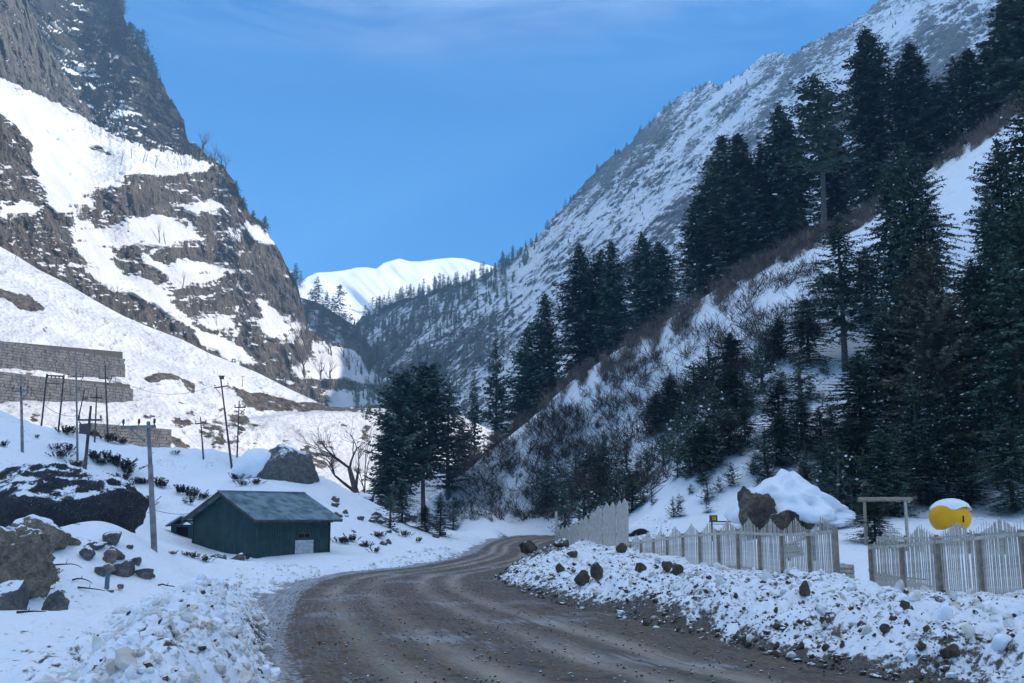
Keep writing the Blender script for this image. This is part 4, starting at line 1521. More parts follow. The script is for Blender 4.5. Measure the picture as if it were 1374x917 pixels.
SHR = [sprig_shrub(i, 12 + 3 * i) for i in range(4)]
sh = [(75, 605, 10), (92, 606, 12), (80, 615, 12), (100, 627, 10), (108, 628, 8), (124, 615, 12), (128, 618, 10), (135, 624, 9), (146, 618, 13), (152, 622, 12), (160, 626, 15), (167, 632, 15), (174, 638, 13), (165, 645, 11),
      (145, 643, 8), (152, 645, 9), (130, 654, 9), (120, 655, 10), (150, 662, 13), (160, 668, 14), (168, 660, 11), (172, 673, 8), (185, 650, 10), (194, 650, 10), (210, 652, 12), (218, 655, 12), (196, 676, 11), (201, 680, 10),
      (238, 662, 12), (248, 664, 13), (258, 668, 12), (270, 670, 9), (255, 677, 10), (318, 645, 10), (326, 652, 8), (342, 650, 8), (48, 588, 5), (5, 600, 9), (88, 583, 12), (92, 580, 9), (128, 586, 8), (142, 592, 12), (152, 594, 10), (163, 596, 8), (235, 610, 6),
      (250, 747, 7), (262, 750, 9), (275, 754, 8), (330, 752, 8), (232, 745, 6), (462, 730, 9), (473, 727, 10), (492, 735, 9), (503, 742, 8), (545, 720, 8), (508, 722, 9), (560, 728, 7), (456, 728, 8), (70, 772, 10), (62, 758, 9)]
for i, (px, py, h) in enumerate(sh):
    b = hit(px, py)
    if b is None:
        continue
    o = link("low_shrub", None, None, (b.x, b.y, b.z))
    for n, m in SHR[i % 4]:
        kid(o, n, m)
    s = h * 0.95 / F * b.y / 0.8
    o.scale = (s * 1.1, s * 1.0, s)
    o.rotation_euler = (0, 0, random.random() * 6.28)
    where = ("on the snowy bank below the utility poles" if py < 700 and px < 300 else "on the rise behind the boulder near the green shed" if py < 700 else "in front of the green shed" if px < 340 and px > 200 else
             "on the stony bank right of the green shed" if px > 400 else "beside the rocks at the left edge")
    tag(o, "low dark evergreen shrub " + where, "shrub", "low shrubs " + where)
print("plants", time.time() - T0)
# ------------------------------------------------------------ rocks
def rock_mat(name, a, b, snow_at=0.72, snow_amt=1.0, scale=1.0, fleck=0.0):
    t = NT(name)
    n1 = t.noise(1.3 * scale, 6, 0.65)
    n2 = t.noise(7.0 * scale, 5, 0.65)
    v = t.voro(3.0 * scale)
    nz = t.normal_z()
    c = t.mix(t.ramp(n1, 0.35, 0.65), a, b)
    c = t.mix(t.ramp(n2, 0.30, 0.70, 0.7, 0), c, tuple(0.35 * q for q in a))
    f = t.math('ADD', nz, t.math('MULTIPLY', t.math('SUBTRACT', n1, 0.5), 1.1))
    f = t.math('ADD', f, t.math('MULTIPLY', t.math('SUBTRACT', n2, 0.5), 0.5))
    fac = t.ramp(f, snow_at, snow_at + 0.10, 0, snow_amt)
    if fleck:
        nf = t.noise(16.0 * scale, 3, 0.6)
        fac = t.math('MAXIMUM', fac, t.ramp(nf, 0.66, 0.70, 0, fleck))
    c = t.mix(fac, c, SNOW)
    b1 = t.bump(t.math('ADD', n1, t.math('MULTIPLY', v, 0.4)), 0.8, 0.22 / scale)
    return t.out(c, 0.85, t.bump(n2, 0.8, 0.04 / scale, b1))


M_ROCK_DARK = rock_mat("dark_boulder", (0.028, 0.030, 0.032), (0.050, 0.052, 0.056), 0.74, 0.95, 1.5, 0.6)
M_ROCK_BROWN = rock_mat("brown_rock", (0.17, 0.14, 0.105), (0.34, 0.28, 0.215), 0.74, 0.95, 2.6)
M_ROCK_GREY = rock_mat("grey_rock", (0.10, 0.095, 0.09), (0.20, 0.19, 0.175), 0.76, 0.9, 2.4)
M_ROCK_STRIPE = rock_mat("rusty_rock", (0.055, 0.047, 0.042), (0.23, 0.165, 0.11), 0.95, 0.9, 0.8)
M_CLOD = rock_mat("frozen_mud", (0.075, 0.055, 0.038), (0.17, 0.125, 0.085), 0.85, 0.9, 3.0)


def ico(sub):
    import bmesh
    bm = bmesh.new()
    bmesh.ops.create_icosphere(bm, subdivisions=sub, radius=1.0)
    V = np.array([v.co[:] for v in bm.verts])
    q = np.array([[v.index for v in f.verts] for f in bm.faces])
    bm.free()
    return V, q


ICO = {k: ico(k) for k in (1, 2, 3, 4, 5)}


def rock_shape(seed, sub=4, cuts=14, rough=0.10, keep=0.62):
    rng = np.random.default_rng(seed)
    V, q = ICO[sub]
    V = V.copy()
    for i in range(cuts):
        n = rng.normal(size=3)
        n /= np.linalg.norm(n)
        dd = rng.uniform(keep, 0.95)
        k = V @ n
        over = np.clip(k - dd, 0, None)
        V = V - n * (over * 0.92)[:, None]
    r = 1 + rough * fbm(V[:, 0] * 1.6 + seed, V[:, 1] * 1.6, V[:, 2] * 1.6, o=4, s=seed) + rough * 0.5 * fbm(V[:, 0] * 6, V[:, 1] * 6, V[:, 2] * 6, o=3, s=seed + 5, ridged=True)
    return V * r[:, None], q


def add_rock(px0, px1, py0, py1, d, label, mat, seed, name="boulder", group=None, deep=1.0, sub=4, cuts=14, rough=0.10, rot=0.0, cap=None, keep=0.62):
    """a rock filling a picture box at distance d; its lowest sixth is buried"""
    x0, _, z1 = P(px0, py0, d)
    x1, _, z0 = P(px1, py1, d)
    w, h = (x1 - x0) / 2, (z1 - z0) / 2
    V, q = rock_shape(seed, sub, cuts, rough, keep)
    c, s_ = math.cos(rot), math.sin(rot)
    V = V @ np.array([[c, 0, s_], [0, 1, 0], [-s_, 0, c]])
    lo, hi = V.min(0), V.max(0)
    V = (V - (lo + hi) / 2) / ((hi - lo) / 2)
    sc = np.array([w, w * deep, h * 1.12])
    V = V * sc
    V[:, 2] += h * 0.80
    me = mesh_np(name, V, q, [mat], smooth=True)
    o = link(name, me, None, ((x0 + x1) / 2, d + w * deep * 0.3, z0))
    tag(o, label, "boulder" if max(w, h) > 0.6 else "rock", group)
    if cap:
        cx, cz, cw, ch, cd = cap
        V, q = ICO[4]
        V = V.copy()
        r = 1 + 0.10 * fbm(V[:, 0] * 1.5 + seed, V[:, 1] * 1.5, V[:, 2] * 1.5, o=4, s=seed + 60) + 0.03 * fbm(V[:, 0] * 5, V[:, 1] * 5, V[:, 2] * 5, o=3, s=seed + 61)
        V = V * r[:, None]
        V[:, 2] = np.where(V[:, 2] < 0, V[:, 2] * 0.5, V[:, 2])
        V = V * np.array([cw * w, cd * w * deep, ch * h]) + np.array([cx * w, 0.1 * w * deep, cz * h])
        kid(o, "snow_cap", mesh_np("snow_cap", V, q, [M_SNOWP], smooth=True))
    return o


add_rock(-60, 180, 612, 735, 38, "huge dark boulder flecked with snow behind the brown rocks at the left edge", M_ROCK_DARK, 11, sub=5, deep=0.7, cuts=12, rough=0.14, keep=0.74)
add_rock(-40, 62, 700, 794, 25, "large rugged brown boulder at the left edge, snow in its hollows", M_ROCK_BROWN, 12, sub=5, deep=0.9, rough=0.42, cuts=26, keep=0.42, rot=0.3, cap=(-0.25, 1.25, 0.70, 0.50, 0.75))
add_rock(14, 88, 688, 742, 29, "flat topped light brown boulder with thin snow on top, behind the rugged one", M_ROCK_BROWN, 13, sub=4, deep=0.9, rough=0.14, cap=(-0.35, 1.45, 0.6, 0.35, 0.8))
add_rock(-30, 31, 778, 832, 20, "wedge of grey brown rock at the lower left edge of the picture", M_ROCK_GREY, 14, sub=4, deep=0.9, rough=0.12, keep=0.5, rot=0.5)
add_rock(56, 92, 790, 828, 20.5, "jagged dark rock half buried near the lower left corner", M_ROCK_GREY, 15, sub=4, deep=0.9, rough=0.22, keep=0.5, rot=-0.5)
gm = "rocks on the snow mound at the left"
for i, (a, b_, c, d_, dd, lb, mt) in enumerate([
        (104, 126, 731, 752, 28.0, "rounded dark rock on the left flank of the snow mound", M_ROCK_GREY), (84, 108, 719, 733, 29.5, "flat brownish slab high on the left of the snow mound", M_ROCK_BROWN),
        (134, 160, 712, 733, 29.5, "slanting slab at the top right of the snow mound", M_ROCK_GREY), (114, 142, 726, 738, 28.8, "long low slab below the top of the snow mound", M_ROCK_GREY),
        (136, 156, 736, 757, 28.0, "pale pointed rock in the middle of the pile on the mound", M_ROCK_BROWN), (138, 166, 731, 752, 28.7, "dark block behind the pale pointed rock of the mound", M_ROCK_GREY),
        (132, 154, 755, 774, 27.0, "square brown rock at the bottom of the mound's pile", M_ROCK_BROWN), (150, 176, 750, 774, 27.6, "blocky dark rock at the right foot of the mound's pile", M_ROCK_GREY),
        (126, 140, 760, 774, 27.2, "small dark rock left of the square brown one on the mound", M_ROCK_GREY), (174, 190, 746, 760, 28.6, "oval rock on the right flank of the snow mound", M_ROCK_GREY),
        (168, 178, 730, 738, 29.6, "small dark stone near the top right of the mound", M_ROCK_GREY), (181, 204, 762, 777, 27.6, "low jagged rock at the right foot of the snow mound", M_ROCK_GREY),
        (197, 208, 769, 777, 27.2, "reddish stone at the far right foot of the snow mound", M_ROCK_BROWN)]):
    hq = hit((a + b_) / 2, d_ - 2)
    add_rock(a, b_, c, d_, hq.y if hq is not None and 24 < hq.y < 36 else dd, lb, mt, 30 + i, name="rock", group=gm, sub=3, cuts=26, rough=0.10, keep=0.34, deep=0.8, rot=(-0.4 if i in (2,) else 0.0))
add_rock(326, 424, 592, 678, 79, "big rounded boulder with snow on its left shoulder, on the rise behind the shed", M_ROCK_GREY, 59, sub=4, deep=0.9, cuts=7, rough=0.12, keep=0.78, cap=(-0.62, 0.98, 0.72, 0.80, 0.95))
add_rock(469, 502, 661, 675, 86, "flat boulder with a thick white cap left of the roadside pines", M_ROCK_DARK, 52, sub=3, deep=0.8, cap=(0.0, 1.15, 0.92, 0.72, 0.9))
add_rock(302, 329, 741, 766, 46, "angular dark boulder on the snow in front of the shed", M_ROCK_GREY, 53, sub=3, cuts=18, rough=0.07, keep=0.5)
add_rock(278, 303, 742, 757, 48, "low dark rock left of the angular boulder before the shed", M_ROCK_GREY, 54, name="rock", sub=3, rough=0.2)
add_rock(293, 301, 755, 763, 45, "small stone between two dark rocks before the shed", M_ROCK_GREY, 55, name="rock", sub=2)
add_rock(226, 246, 753, 764, 42, "low dark rock right of the foot of the tall utility pole", M_ROCK_GREY, 56, name="rock", sub=3, rough=0.2)
add_rock(990, 1052, 648, 724, 47.6, "large rusty boulder face under a thick mantle of snow, behind the pickets", M_ROCK_STRIPE, 57, sub=5, cuts=22, rough=0.30, keep=0.42, deep=0.8, rot=-0.5, name="boulder")
add_rock(1020, 1112, 682, 726, 47.0, "low rusty rock shelf running right from the snow mantled boulder", M_ROCK_STRIPE, 58, sub=5, cuts=22, rough=0.34, keep=0.42, deep=0.8)
# thick snow mantle lying over both
V, q = ICO[5]
V = V.copy()
r = 1 + 0.42 * fbm(V[:, 0] * 2.0, V[:, 1] * 2.0, V[:, 2] * 2.0, o=4, s=3) + 0.05 * fbm(V[:, 0] * 7, V[:, 1] * 7, V[:, 2] * 7, o=3, s=4)
V = V * r[:, None]
V[:, 2] = np.where(V[:, 2] < 0, V[:, 2] * 0.45, V[:, 2])
x0, _, zb = P(1006, 696, 49)
x1, _, zt = P(1150, 624, 49)
lx = V[:, 0]
V = V * np.array([(x1 - x0) / 2, 4.2, (zt - zb) * 0.86])
V[:, 2] *= np.clip(1.0 - 0.62 * np.clip(lx + 0.25, 0, 1.2), 0.2, 1)
mantle = link("snow_mantle", mesh_np("snow_mantle", V, q, [M_SNOWP]), None, ((x0 + x1) / 2, 51.0, zb))
tag(mantle, "thick smooth mantle of snow draped over the rusty boulder behind the pickets", "snow bank")
gs = "stones of the bank right of the shed"
rng = random.Random(12)
for i in range(34):
    px = rng.uniform(448, 600)
    top_ = np.interp(px, [448, 500, 600], [672, 678, 706])
    bot_ = np.interp(px, [448, 480, 540, 600], [700, 738, 728, 722])
    py = rng.uniform(top_, bot_)
    b = hit(px, py)
    if b is None:
        continue
    w = rng.uniform(5, 15)
    h = w * rng.uniform(0.35, 0.75)
    add_rock(px - w / 2, px + w / 2, py - h, py + 1, b.y, "dark stone showing through the snow of the bank right of the green shed", M_ROCK_GREY, 70 + i % 7, name="stone", group=gs, sub=3, rough=0.2, keep=0.5, rot=rng.uniform(-.4, .4))
for (a, b_, c, d_, dd, lb) in [(770, 792, 764, 784, 33.5, "dark square clod on the ploughed snow below the tall planks"), (792, 810, 752, 780, 34.5, "tall grey brown clod beside the dark square one below the planks"),
                               (852, 868, 754, 768, 35.5, "grey clod on the edge of the smooth drift before the pickets"), (888, 904, 752, 768, 34, "brown clod at the left foot of the picket fence"),
                               (902, 918, 755, 772, 33, "lighter brown clod right of another at the left foot of the pickets"), (1072, 1088, 778, 800, 23.5, "upright dirty clod before the pickets near the gap in the fence"),
                               (742, 764, 722, 734, 45, "dark heap of earth in front of the narrow end of the planks"), (760, 776, 738, 748, 42, "dark clod on the drift below the planks"),
                               (826, 842, 728, 742, 46.2, "brown stone block under the tall end of the planks"), (745, 758, 755, 768, 38, "small grey clod on the ploughed island of snow"),
                               (696, 722, 724, 742, 43.5, "brown earthy lump at the top left of the ploughed island")]:
    hq = hit((a + b_) / 2, d_)
    dd = hq.y if hq is not None and abs(hq.y - dd) < 12 else dd
    add_rock(a, b_, c, d_, dd, lb, M_CLOD, a, name="clod", group="frozen clods right of the road", sub=3, cuts=12, rough=0.25, keep=0.5)
for (a, b_, c, d_, dd, lb) in [(1208, 1222, 805, 818, 18.3, "brown clod in the ploughed snow below the right pickets"), (1182, 1196, 836, 850, 16.8, "dark clod low in the ploughed snow at the right"),
                               (1262, 1288, 862, 884, 14.4, "big dirty clod near the lower right corner"), (1258, 1278, 808, 830, 18.0, "tall white snow block against the right pickets"),
                               (1330, 1356, 850, 872, 14.9, "white angular snow block near the right edge"), (1100, 1116, 826, 838, 19.5, "brown clod in the middle of the ploughed bank"),
                               (1218, 1232, 872, 886, 14.8, "pale snow lump beside the big dirty clod")]:
    hq = hit((a + b_) / 2, d_)
    dd = hq.y if hq is not None and abs(hq.y - dd) < 12 else dd
    add_rock(a, b_, c, d_, dd, lb, M_SNOWP if "white" in lb or "pale" in lb else M_CLOD, a, name="clod", group="frozen clods right of the road", sub=3, cuts=12, rough=0.25, keep=0.5)

# ------------------------------------------------------------ ploughed debris
def clod_shape(seed, sub=1):
    rng = np.random.default_rng(seed)
    V, q = ICO[sub]
    V = V * (1 + 0.28 * rng.normal(size=(len(V), 1)).clip(-1.3, 1.3) * 0.7)
    return V * np.array([1, 0.8, 0.65]), q


CL = [clod_shape(i, 2 if i < 2 else 1) for i in range(10)]
rng = np.random.default_rng(3)
ps, sc_, pd, sd_ = [], [], [], []
N = 24000
ys = 9 * (60 / 9) ** rng.random(N)
side_ = rng.random(N)
xs = np.where(side_ < 0.62, road_r(ys) + 7.0 * rng.random(N) ** 1.6 - 0.1, np.where(side_ < 0.85, road_l(ys) - 1.15 + rng.normal(size=N) * 0.62, road_l(ys) - rng.uniform(-0.1, 2.6, N)))
ok = (xs / ys > -0.66) & (xs / ys < 0.62) & (xs < 9.9 + 0 * ys)
ok &= ~((side_ >= 0.62) & (side_ < 0.85) & (ys > 28))
size = 0.025 * (1 + rng.pareto(2.1, N)).clip(1, np.where((side_ > 0.62) & (side_ < 0.85), 3.6, 5.5))
ok &= (fbm(xs / 0.9, ys / 0.9, o=3, s=66) > rng.uniform(-0.5, 0.25, N))
zz, dd_, _r = ground_z(xs, ys)
for i in np.nonzero(ok)[0]:
    r_ = rng.random()
    g_ = gz0(float(xs[i]), float(ys[i]))
    if side_[i] < 0.62:
        mud = r_ < np.interp(xs[i] - road_r(ys[i]), [0, 1.2, 2.5, 7], [0.97, 0.8, 0.35, 0.15])
    else:
        mud = r_ < 0.06
    (pd if mud else ps).append((xs[i], ys[i], g_ + size[i] * 0.25))
    (sd_ if mud else sc_).append(size[i] * (0.6 if mud else 1.0))
M_SLUSH = plain_mat("slush_snow", (0.86, 0.88, 0.90), (0.58, 0.51, 0.42), 1.6, 0.8, 0.7, 0.03)
scatter_merge("snow_lumps", CL, ps, sc_, M_SLUSH, tilt=0.6)
scatter_merge("mud_lumps", CL[5:], pd, sd_, M_CLOD, tilt=0.6)
# grit on the road
pg, sg = [], []
for i in range(2600):
    y = 9 * (60 / 9) ** rng.random()
    w = rng.random() ** 1.0
    x = road_l(y) + (road_r(y) - road_l(y)) * w
    pg.append((x, y, 0.035)); sg.append(rng.uniform(0.008, 0.028))
scatter_merge("road_grit", CL[5:], pg, sg, M_CLOD)
print("debris", time.time() - T0)

# ------------------------------------------------------------ green shed
M_GREEN = plain_mat("green_sheet", (0.016, 0.044, 0.045), (0.028, 0.066, 0.066), 1.5, 0.55)
M_ROOF = plain_mat("roof_sheet", (0.06, 0.115, 0.135), (0.20, 0.29, 0.32), 1.6, 0.5, 0.3, 0.01)
M_WOODD = plain_mat("dark_wood", (0.05, 0.042, 0.035), (0.10, 0.085, 0.07), 5.0)
M_WOODG = plain_mat("weathered_wood", (0.38, 0.335, 0.28), (0.58, 0.52, 0.44), 7.0, 0.85, 0.4, 0.01)
M_WOODP = plain_mat("pale_wood", (0.42, 0.37, 0.31), (0.60, 0.54, 0.46), 5.0, 0.85, 0.4, 0.01)
M_POST = plain_mat("post_wood", (0.22, 0.18, 0.135), (0.34, 0.28, 0.215), 7.0, 0.85, 0.4, 0.01)
M_BLACK = plain_mat("black_opening", (0.008, 0.008, 0.008), (0.012, 0.012, 0.012))


def wavy(p0, e1, e2, nrm, waves, amp=0.018, n=6, thick=0.0):
    """corrugated sheet: p0 corner, e1 across the waves, e2 along them"""
    p0, e1, e2, nrm = [np.array(v, float) for v in (p0, e1, e2, nrm)]
    m = waves * n + 1
    s = np.linspace(0, 1, m)
    w = np.sin(s * waves * 2 * np.pi) * amp
    a = p0 + s[:, None] * e1 + w[:, None] * nrm
    V = np.concatenate([a, a + e2])
    i = np.arange(m - 1)
    return V, np.stack([i, i + 1, i + 1 + m, i + m], -1)


m0 = P(344, 742, 52)
ang = R(50)
shed = link("green_shed", None, None, (m0[0], m0[1], 0.0))
shed.rotation_euler = (0, 0, ang)
tag(shed, "dark green metal shed with corrugated gable roof and boarded window beside the road", "shed")
LX, LY, HE, HR = 4.73, 5.8, 2.18, 3.46     # long side along x, gable along y
OV = 0.5
kk = 4
for i in range(5):
    V, q = wavy((i * LX / 5, 0, -0.4), (LX / 5 - 0.004, 0, 0), (0, 0, HE + 0.4), (0, -1, 0), 6, 0.02)
    kid(shed, "wall_sheet", mesh_np("wall_sheet", V, q, [M_GREEN], smooth=True))
    V, q = wavy((i * LX / 5, LY, -0.4), (LX / 5 - 0.004, 0, 0), (0, 0, HE + 0.4), (0, 1, 0), 6, 0.012)
    kid(shed, "wall_sheet", mesh_np("wall_sheet", V, q, [M_GREEN], smooth=True))
for xx, sg_ in ((0, -1), (LX, 1)):
    for i in range(6):
        y0, y1 = i * LY / 6, (i + 1) * LY / 6 - 0.004
        m = 37
        s = np.linspace(0, 1, m)
        yv = y0 + (y1 - y0) * s
        top = HE + (HR - HE) * (1 - np.abs(yv / LY * 2 - 1)) - 0.02
        wv = xx + sg_ * 0.02 * np.sin(s * 12 * np.pi)
        V = np.concatenate([np.stack([wv, yv, 0 * yv - 0.4], 1), np.stack([wv, yv, top], 1)])
        j = np.arange(m - 1)
        kid(shed, "wall_sheet", mesh_np("wall_sheet", V, np.stack([j, j + 1, j + 1 + m, j + m], -1), [M_GREEN], smooth=True))
for sg_ in (0, 1):
    ya, yb = (-OV, LY / 2) if sg_ == 0 else (LY + OV, LY / 2)
    sl = (HR - HE) / (LY / 2)
    za = HE - sl * OV + 0.04
    wtot = LX + 2 * OV
    for i in range(8):
        x_ = -OV + wtot * i / 8
        up_ = (i % 2) * 0.006
        V, q = wavy((x_, ya, za + up_), (wtot / 8 + 0.03, 0, 0), (0, yb - ya, HR + 0.04 - za), (0, 0, 1), 5, 0.032)
        kid(shed, "roof_sheet", mesh_np("roof_sheet", V, q, [M_ROOF], smooth=True))
kid(shed, "ridge_cap", MB().box((LX / 2, LY / 2, HR + 0.075), (LX + 2 * OV + 0.05, 0.22, 0.03)).mesh("ridge_cap", M_ROOF))
for ya, s_ in ((-OV + 0.04, 1), (LY + OV - 0.04, -1)):
    kid(shed, "eave_board", MB().box((LX / 2, ya, HE - (HR - HE) / (LY / 2) * OV - 0.03), (LX + 2 * OV - 0.1, 0.04, 0.10)).mesh("eave_board", M_WOODD))
for xx in (-OV + 0.03, LX + OV - 0.03):
    for s_ in (0, 1):
        yb = -OV if s_ == 0 else LY + OV
        kid(shed, "barge_board", MB().bar((xx, yb, HE - (HR - HE) / (LY / 2) * OV - 0.035), (xx, LY / 2, HR - 0.035), 0.04, 0.12).mesh("barge_board", M_WOODD))
for i in range(6):
    kid(shed, "rafter_end", MB().bar((0.1 + i * 0.9, -OV + 0.08, HE - 0.30), (0.1 + i * 0.9, 0.1, HE - 0.03), 0.07, 0.10).mesh("rafter_end", M_WOODD))
for xx, yy_ in ((0, 0), (LX, 0), (0, LY), (LX, LY)):
    kid(shed, "corner_trim", MB().box((xx + (0.015 if xx else -0.015), yy_ + (0.015 if yy_ else -0.015), HE / 2 - 0.2), (0.07, 0.07, HE + 0.35)).mesh("corner_trim", M_GREEN))
win = kid(shed, "window", MB().box((2.95, -0.03, 1.13), (0.78, 0.03, 0.24)).mesh("window", M_BLACK), label="dark gap above the boarded window")
fr = MB()
for c, s in (((2.95, -0.045, 1.28), (0.9, 0.05, 0.06)), ((2.95, -0.045, 1.03), (0.9, 0.05, 0.05)), ((2.53, -0.045, 1.155), (0.06, 0.05, 0.2)), ((3.37, -0.045, 1.155), (0.06, 0.05, 0.2)), ((2.98, -0.05, 1.155), (0.05, 0.03, 0.2))):
    fr.box(c, s)
kid(win, "window_frame", fr.mesh("window_frame", M_WOODD))
for i in range(5):
    kid(shed, "board", MB().box((3.0 + 0.004 * (i % 2), -0.05, 0.16 + i * 0.172), (1.2, 0.04, 0.164)).mesh("board", plain_mat("chalky_board", (0.36, 0.37, 0.38), (0.52, 0.53, 0.54), 6.0) if i == 0 else bpy.data.materials["chalky_board"]))
# little kennel like hut
hp = P(244, 727, 57.5)
hut = link("small_hut", None, None, (hp[0], hp[1], hp[2] + 0.12))
hut.scale = (1.15, 1.15, 1.25)
hut.rotation_euler = (0, 0, R(-14))
tag(hut, "tiny gabled wooden hut with snow on its roof, left of the green shed", "hut")
mb = MB()
mb.box((-0.62, 0.5, 0.3), (0.06, 1.0, 0.7)); mb.box((0.62, 0.5, 0.3), (0.06, 1.0, 0.7)); mb.box((0, 1.0, 0.3), (1.18, 0.06, 0.7)); mb.box((-0.46, 0.0, 0.3), (0.26, 0.05, 0.7)); mb.box((0.46, 0.0, 0.3), (0.26, 0.05, 0.7)); mb.box((0, 0.0, 0.60), (0.66, 0.05, 0.10))
kid(hut, "wall", mb.mesh("wall", M_GREEN))
kid(hut, "doorway", MB().box((0, 0.12, 0.25), (0.66, 0.04, 0.6)).mesh("doorway", M_BLACK))
for s_ in (-1, 1):
    kid(hut, "roof_slope", MB().bar((s_ * 0.86, 0.45, 0.60), (0, 0.45, 1.02), 1.3, 0.05).mesh("roof_slope", M_ROOF))
    kid(hut, "gable_board", MB().bar((s_ * 0.80, -0.16, 0.60), (0, -0.16, 0.98), 0.03, 0.07).mesh("gable_board", M_WOODD))
    kid(hut, "roof_snow", MB().bar((s_ * 0.74, 0.5, 0.71), (s_ * 0.03, 0.5, 1.07), 1.15, 0.09).mesh("roof_snow", M_SNOWP))
kid(hut, "gable_post", MB().box((0, -0.05, 0.80), (0.05, 0.04, 0.34)).mesh("gable_post", M_WOODD))

# ------------------------------------------------------------ utility poles
M_POLE = plain_mat("pole_steel", (0.13, 0.13, 0.13), (0.26, 0.25, 0.24), 3.0, 0.6)
M_POLED = plain_mat("pole_dark", (0.05, 0.048, 0.045), (0.10, 0.09, 0.085), 3.0, 0.7)
TOPS = {}


def pole(key, tx, ty, bx, by, label, arm=None, brace=None, r=0.085, mat=None, d=None, steps=False):
    b = Vector(P(bx, by, d)) if d else hit(bx, by)
    if b is None:
        b = Vector(P(bx, by, 90))
    dd = b.y
    top = Vector(P(tx, ty, dd)) - b
    o = link("utility_pole", None, None, tuple(b))
    tag(o, label, "utility pole", "utility poles on the left bank")
    mat = mat or M_POLED
    n = 4
    pth = [(-top * 0.06)] + [top * k for k in (0.33, 0.331, 0.66, 0.661, 1.0)]
    kid(o, "pole", MB().tube([tuple(v) for v in pth], [r, r, r * 0.86, r * 0.86, r * 0.7, r * 0.62], 10).mesh("pole", mat, True))
    if arm:
        x0, x1, y0, y1 = arm
        A, B = Vector(P(x0, y0, dd)) - b, Vector(P(x1, y1, dd)) - b
        A.y -= r; B.y -= r
        kid(o, "crossarm", MB().bar(tuple(A), tuple(B), 0.09, 0.10).mesh("crossarm", mat))
        for k in (0.04, 0.5, 0.96):
            q = A.lerp(B, k)
            kid(o, "insulator", MB().tube([q, q + Vector((0, 0, 0.1)), q + Vector((0, 0, 0.13)), q + Vector((0, 0, 0.26))], [0.02, 0.02, 0.045, 0.035], 8).mesh("insulator", M_POLED, True))
            TOPS[(key, k)] = b + q + Vector((0, 0, 0.26))
        if brace:
            bx0, by0, bx1, by1 = brace
            kid(o, "brace", MB().bar(tuple(Vector(P(bx0, by0, dd)) - b - Vector((0, r, 0))), tuple(Vector(P(bx1, by1, dd)) - b - Vector((0, r, 0))), 0.05).mesh("brace", mat))
    TOPS[key] = b + top
    return o


pole(1, 28, 504, 30, 607, "pole with angled arm brace, farthest left on the snow bank", (17, 39, 526, 524), (31, 537, 39, 525), mat=M_POLE)
pole(4, 102, 485, 104, 619, "tallest pole on the bank, pale lower half, arm near its top", (92, 113, 506, 506), (105, 516, 112, 507), mat=M_POLE)
pole(6, 122, 545, 112, 648, "thick leaning dark pole with wide low crossarm, nearest on the bank", (106, 137, 564, 564), (116, 578, 107, 566), r=0.10)
pole(7, 130, 520, 127, 594, "thin short pole between the thick leaning one and the far braced one", (122, 137, 534, 534), r=0.07)
pole(8, 141, 490, 145, 593, "pole with braced arm just left of the middle retaining wall", (133, 151, 508, 508), (145, 517, 150, 509))
pole(9, 199, 566, 207, 739, "tall jointed steel pole in front, standing right of the rock mound", (165, 210, 574, 573), (177, 577, 196, 593), r=0.095, mat=M_POLE)
pole(10, 269, 560, 273, 616, "short thin pole with small crossarm on the shadow line", (262, 277, 569, 568), r=0.07)
pole(11, 296, 507, 311, 628, "tall leaning pole with a transformer top, right of the short thin one", (288, 307, 521, 518), (290, 522, 297, 530), r=0.095)
pole(12, 321, 538, 318, 614, "slim pole right of the tall leaning one, its foot hidden by snow", (315, 330, 547, 547), (323, 556, 329, 549), r=0.07)
pole(5, 114, 522, 105, 562, "thin slanting pole beyond the bank, behind the tallest one", (112, 118, 536, 535), r=0.07, d=105)
pole(13, 326, 504, 325, 519, "distant thin pole high on the sunlit slope", (324, 328, 506, 506), r=0.07)
bx = link("transformer", None, TOPS and None, tuple(TOPS[11] + Vector((0.1, 0, 0.0))))
tag(bx, "small metal cap and box at the top of the tall leaning pole", "transformer")
kid(bx, "box", MB().box((0, 0, 0.0), (0.34, 0.24, 0.26)).mesh("box", M_POLED))
kid(bx, "lid", MB().box((0, 0, 0.15), (0.5, 0.3, 0.03)).mesh("lid", M_POLED))
# twin poles joined by beams
b1_, b2_ = Vector(P(55, 572, 98)), Vector(P(78, 577, 98))
hf = link("h_frame_pole", None, None, tuple(b1_))
tag(hf, "pair of poles joined by two cross beams beyond the snow bank", "utility pole", "utility poles on the left bank")
t1, t2 = Vector(P(63, 502, 98)) - b1_, Vector(P(86, 503, 98)) - b1_
for a_, c_ in ((Vector((0, 0, -1.2)), t1), (b2_ - b1_ + Vector((0, 0, -1.2)), t2)):
    kid(hf, "pole", MB().tube([tuple(a_), tuple(c_)], [0.10, 0.075], 8).mesh("pole", M_POLED, True))
kid(hf, "beam", MB().bar(tuple(t1.lerp(Vector((0, 0, 0)), 0.03)), tuple(t2.lerp(b2_ - b1_, 0.03)), 0.14).mesh("beam", M_POLED))
kid(hf, "beam", MB().bar(tuple(t1.lerp(Vector((0, 0, 0)), 0.17)), tuple(t2.lerp(b2_ - b1_, 0.17)), 0.08).mesh("beam", M_POLED))
for k in np.linspace(0.05, 0.95, 5):
    q = t1.lerp(t2, float(k)) + Vector((0, 0, -0.12))
    kid(hf, "insulator", MB().tube([q + Vector((0, 0, -0.28)), q], [0.07, 0.05], 6).mesh("insulator", M_POLED))


